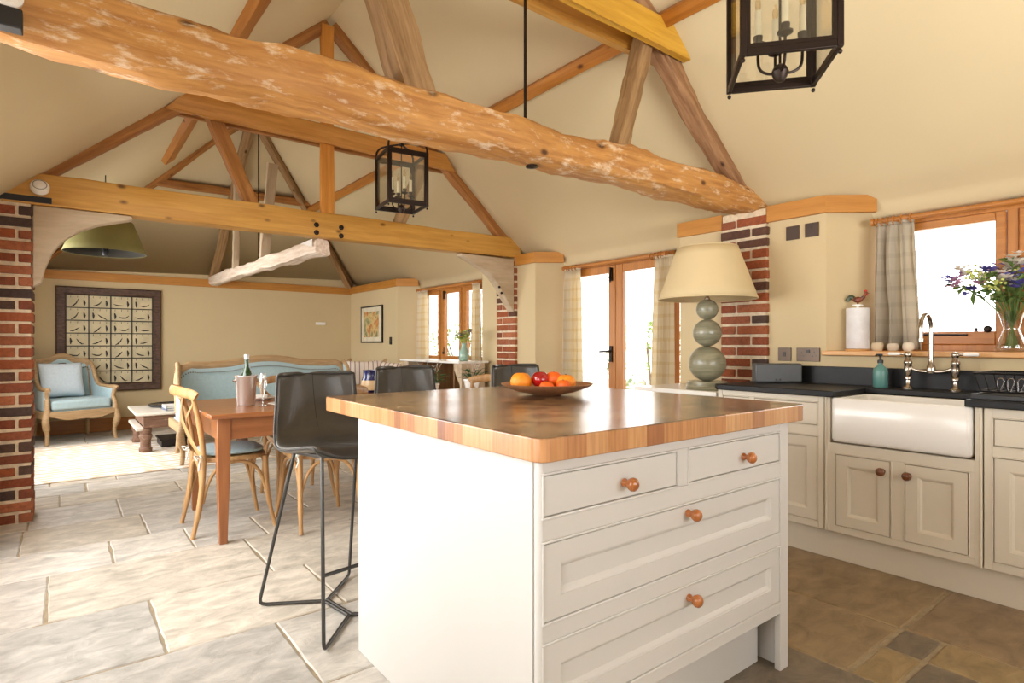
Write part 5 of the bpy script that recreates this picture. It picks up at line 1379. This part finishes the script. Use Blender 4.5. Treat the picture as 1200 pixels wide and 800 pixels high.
for k, (c, lab, rz) in enumerate((((96, 106, 128), 'blue-grey book, lower of the pair on the coffee table', .08), ((228, 226, 222), 'white-covered book, upper of the pair on the coffee table', .02))):
    rb = empty('book', (1.06, 7.42, .4225+k*.026), rz, lab, 'book')
    s = MB(); s.box(-.16, .16, -.12, .12, .003, .022); s.build('pages', mat('paper_edges', lin(232, 228, 218), .9), rb)
    cm = mat('book_cover_%d' % k, lin(*c), .4)
    s = MB(); s.box(-.165, .165, -.125, .125, 0, .003); s.box(-.165, .165, -.125, .125, .022, .0255); s.box(-.168, -.162, -.125, .125, 0, .0255); s.build('cover', cm, rb)
# rug
RUG = bpy.data.materials.new('rug_weave'); n_, l_, p_ = nt(RUG); tc_ = n_.new('ShaderNodeTexCoord')
mp_ = n_.new('ShaderNodeMapping'); mp_.inputs['Scale'].default_value = (4.5, 9, 1); l_.new(tc_.outputs['Object'], mp_.inputs['Vector'])
vo = n_.new('ShaderNodeTexBrick'); vo.inputs['Color1'].default_value = lin(206, 178, 144); vo.inputs['Color2'].default_value = lin(222, 202, 176); vo.inputs['Mortar'].default_value = lin(244, 240, 232)
vo.inputs['Scale'].default_value = 1; vo.inputs['Mortar Size'].default_value = .26; vo.inputs['Mortar Smooth'].default_value = .8; vo.inputs['Brick Width'].default_value = 1.5; vo.inputs['Row Height'].default_value = .8
no_ = n_.new('ShaderNodeTexNoise'); no_.inputs['Scale'].default_value = 2.5; no_.inputs['Detail'].default_value = 5; vm = n_.new('ShaderNodeVectorMath'); vm.operation = 'MULTIPLY_ADD'
l_.new(tc_.outputs['Object'], no_.inputs['Vector']); l_.new(no_.outputs['Color'], vm.inputs[0]); vm.inputs[1].default_value = (1.3, 1.1, 0); l_.new(mp_.outputs[0], vm.inputs[2])
l_.new(vm.outputs[0], vo.inputs['Vector']); l_.new(vo.outputs['Color'], p_.inputs['Base Color']); p_.inputs['Roughness'].default_value = .95
s = MB(); s.box(-.28, 2.75, 6.10, 8.22, 0, .008); rg = s.build('area_rug', RUG, bevel=.002); tag(rg, 'large cream and tan patterned rug under the coffee table', 'rug')

# ------------------------------------------------------------------ pictures
fr = empty('framed_picture', (.515, YF-.005, 1.205), 0, 'large dark carved frame of small panes with bird-like marks on the far wall', 'picture')
FW_, FH = 1.15, 1.36
s = MB(); s.rings(FW_, FH, [(0, 0), (0, -.03), (.015, -.045), (.05, -.04), (.09, -.048), (.105, -.03), (.108, -.02)], Matrix.Translation((-FW_/2, 0, -FH/2)))
s.build('carved_frame', wood('dark_carved_frame', lin(52, 34, 26), lin(104, 76, 60), 'X', .55, stretch=3, scale=16, knots=False, bump=1.0), fr)
gx0, gx1, gz0, gz1 = -FW_/2+.105, FW_/2-.105, -FH/2+.105, FH/2-.105
s = MB(); s.box(gx0, gx1, -.026, -.021, gz0, gz1); s.build('parchment', mat('parchment', lin(206, 194, 160), .8, var=.08, scale=6), fr)
s = MB(); BLK = mat('dark_glazing_bar', lin(36, 30, 26), .5)
nc, nr = 4, 7
for i in range(nc+1): x = gx0+(gx1-gx0)*i/nc; s.box(x-.006, x+.006, -.034, -.024, gz0, gz1)
for j in range(nr+1): z = gz0+(gz1-gz0)*j/nr; s.box(gx0, gx1, -.0335, -.0245, z-.006, z+.006)
s.build('glazing_bars', BLK, fr)
rnd = random.Random(11); s = MB()
for i in range(nc):
    for j in range(nr):
        cw, chh = (gx1-gx0)/nc, (gz1-gz0)/nr; cx, cz = gx0+cw*(i+.5), gz0+chh*(j+.5)
        fl_ = rnd.choice((-1, 1)); y = -.0285
        x0_ = cx+fl_*cw*.12; ang = rnd.choice((0, .1, .35, -.5, -.8))*fl_
        def strk(pts, rad): s.tube([(px, y, pz) for px, pz in pts], rad, 6, flat=.25, side=(1, 0, 0))
        ca, sa = math.cos(ang), math.sin(ang)
        L = cw*.24
        strk([(x0_-L*ca, cz-.03-L*sa), (x0_-L*.3*ca, cz-.042-L*.3*sa), (x0_+L*.4*ca, cz-.04+L*.4*sa), (x0_+L*ca, cz-.036+rnd.uniform(-.01, .03)+L*sa)], [.003, .008, .007, .0025])
        xs_ = cx-fl_*cw*.3; strk([(xs_, cz-.06), (xs_+.004, cz-.02), (xs_-.004, cz+.02)], [.004, .013, .006])
        for q in (-.3, 0, .3): strk([(cx+q*cw, cz+chh*.28), (cx+q*cw+.002, cz+chh*.44)], [.003, .0015])
s.build('etched_pattern', BLK, fr)
fr2 = empty('framed_picture', (XR-.004, 8.49, 1.452), -PI/2, 'small dark-framed colourful picture on the cream wall left of the far window', 'picture')
s = MB(); w_, h_ = .79, .575
s.rings(w_, h_, [(0, 0), (0, -.02), (.022, -.022), (.024, -.012)], Matrix.Translation((-w_/2, 0, -h_/2))); s.build('frame', BLACKP, fr2)
s = MB(); s.box(-w_/2+.02, w_/2-.02, -.014, -.012, -h_/2+.02, h_/2-.02); s.build('mount', mat('picture_mount', lin(222, 214, 190), .8), fr2)
ART = bpy.data.materials.new('abstract_print'); n_, l_, p_ = nt(ART); tc_ = n_.new('ShaderNodeTexCoord'); no_ = n_.new('ShaderNodeTexNoise'); no_.inputs['Scale'].default_value = 7; no_.inputs['Detail'].default_value = 6; l_.new(tc_.outputs['Object'], no_.inputs['Vector'])
rp = n_.new('ShaderNodeValToRGB'); e = rp.color_ramp.elements; e[0].position = .3; e[0].color = lin(70, 90, 84); e[1].position = .7; e[1].color = lin(206, 150, 84)
for q, c in ((.42, (150, 150, 110)), (.5, (214, 190, 130)), (.6, (184, 110, 60))): x = e.new(q); x.color = lin(*c)
l_.new(no_.outputs['Fac'], rp.inputs['Fac']); l_.new(rp.outputs[0], p_.inputs['Base Color'])
s = MB(); s.box(-w_/2+.13, w_/2-.13, -.017, -.014, -h_/2+.09, h_/2-.09); s.build('print', ART, fr2)
s = MB(); s.box(3.24, 3.40, YF-.022, YF, 1.455, 1.50); th_ = s.build('thermostat', WHITE, bevel=.004); tag(th_, 'small white wall control on the far living room wall', 'thermostat')
s = MB(); s.box(XR-.016, XR-.002, 7.81, 7.87, 1.14, 1.25); tag(s.build('intercom_switch', BLACKP, bevel=.002), 'small dark switch below and right of the small framed picture', 'switch')

# green pendant shade in the living room
r = empty('pendant_lamp', (.30, 6.1, 1.93), 0, 'wide olive green pendant lampshade hanging beyond the left curved brace', 'pendant lamp')
s = MB(); s.grid(lambda u, v: ((.30+(.20-.30)*v)*math.cos(2*PI*u), (.30+(.20-.30)*v)*math.sin(2*PI*u), .27*v), 56, 5, closeu=True); s.build('green_shade', mat('olive_shade', lin(128, 122, 70), .8, var=.02), r, solid=.004)
s = MB(); s.grid(lambda u, v: ((.296+(.198-.296)*v)*math.cos(2*PI*u), (.296+(.198-.296)*v)*math.sin(2*PI*u), .003+.255*v), 56, 5, closeu=True); s.build('inside_shadow', mat('inside_shadow', lin(40, 36, 28), .8), r, solid=.002)  # added dark skin: shade inside the lampshade put into its colour
s = MB(); s.tube([(0, 0, .05), (0, 0, .30)], .012, 10)
for k in range(3): t = 2*PI*k/3; s.tube([(0, 0, .24), (.2*math.cos(t), .2*math.sin(t), .262)], .0025, 6)
s.lathe([(.0, -.03), (.02, -.02), (.026, .02), (.018, .05)], seg=14); s.build('lamp_fitting', BLACKP, r)
s = MB(); s.tube([(0, 0, .30), (0, 0, zc(.30)-1.93-.012)], .004, 8); s.build('flex', BLACKP, r)
# console under the far window
r = empty('console_desk', (3.58, 6.10-.02, 0), 0, 'white-topped console with curved ends under the far window', 'console table')
s = MB(); s.box(-.20, .20, -.78, .60, .935, .96); s.build('desk_top', WHITE, r, bevel=.005)
BRN = wood('console_brown', lin(116, 84, 52), lin(146, 110, 72), 'Z', .5, knots=False)
s = MB(); s.box(.16, .18, -.70, .52, .02, .93); s.build('back_panel', BRN, r)
for y in (-.45, -.08, .28):
    s = MB(); s.box(-.05, .16, y-.012, y+.012, .62, .934); s.build('divider', BRN, r)
s = MB(); s.box(-.15, .16, -.60, .42, .60, .62); s.build('shelf', BRN, r)
for sg, y in ((1, .58), (-1, -.76)):
    s = MB(); s.prism([(y, .935), (y-sg*.14, .935), (y-sg*.13, .86), (y-sg*.08, .78), (y-sg*.02, .70), (y+0, .4), (y, .0), (y+sg*.0, 0), (y+sg*.015, .0), (y+sg*.015, .935)], 'X', -.16, .15); s.build('curved_end', LIMEW, r, bevel=.003)
flowers('flower_jug', (3.56, 5.47, .961), 'pale green jug of garden flowers in front of the far window', 'flower vase', 1, 9,
        [(.001, 0), (.045, .0), (.06, .03), (.058, .08), (.04, .13), (.03, .17), (.036, .2)], [('white_flower', PETALW, 8, .02), ('lime_flower', LEAFL, 12, .02), ('blue_flower', PETALB, 3, .012)], .12, .17, (0, -.3), 20, 40, LEAFL, mat('pale_green_glaze', lin(150, 184, 168), .25, coat=.4))
cyclamen('potted_plant', (3.05, 4.55, .70), 'dark leafy plant with a few white blooms behind the right-hand dining chair', .075, .12, CERAM, 8, True, 40, .13)
s = empty('plant_stand', (3.05, 4.55, 0), 0, 'small round wooden stool carrying the leafy plant behind the dining chair', 'stool')
q = MB(); q.lathe([(0, .67), (.15, .67), (.155, .68), (.15, .699), (0, .699)], seg=28); q.build('stool_top', BENT, s)
for k in range(3):
    t = 2*PI*k/3+.4; q = MB(); q.tube([(.09*math.cos(t), .09*math.sin(t), .67), (.14*math.cos(t), .14*math.sin(t), 0)], .013, 8); q.build('leg', BENT, s)
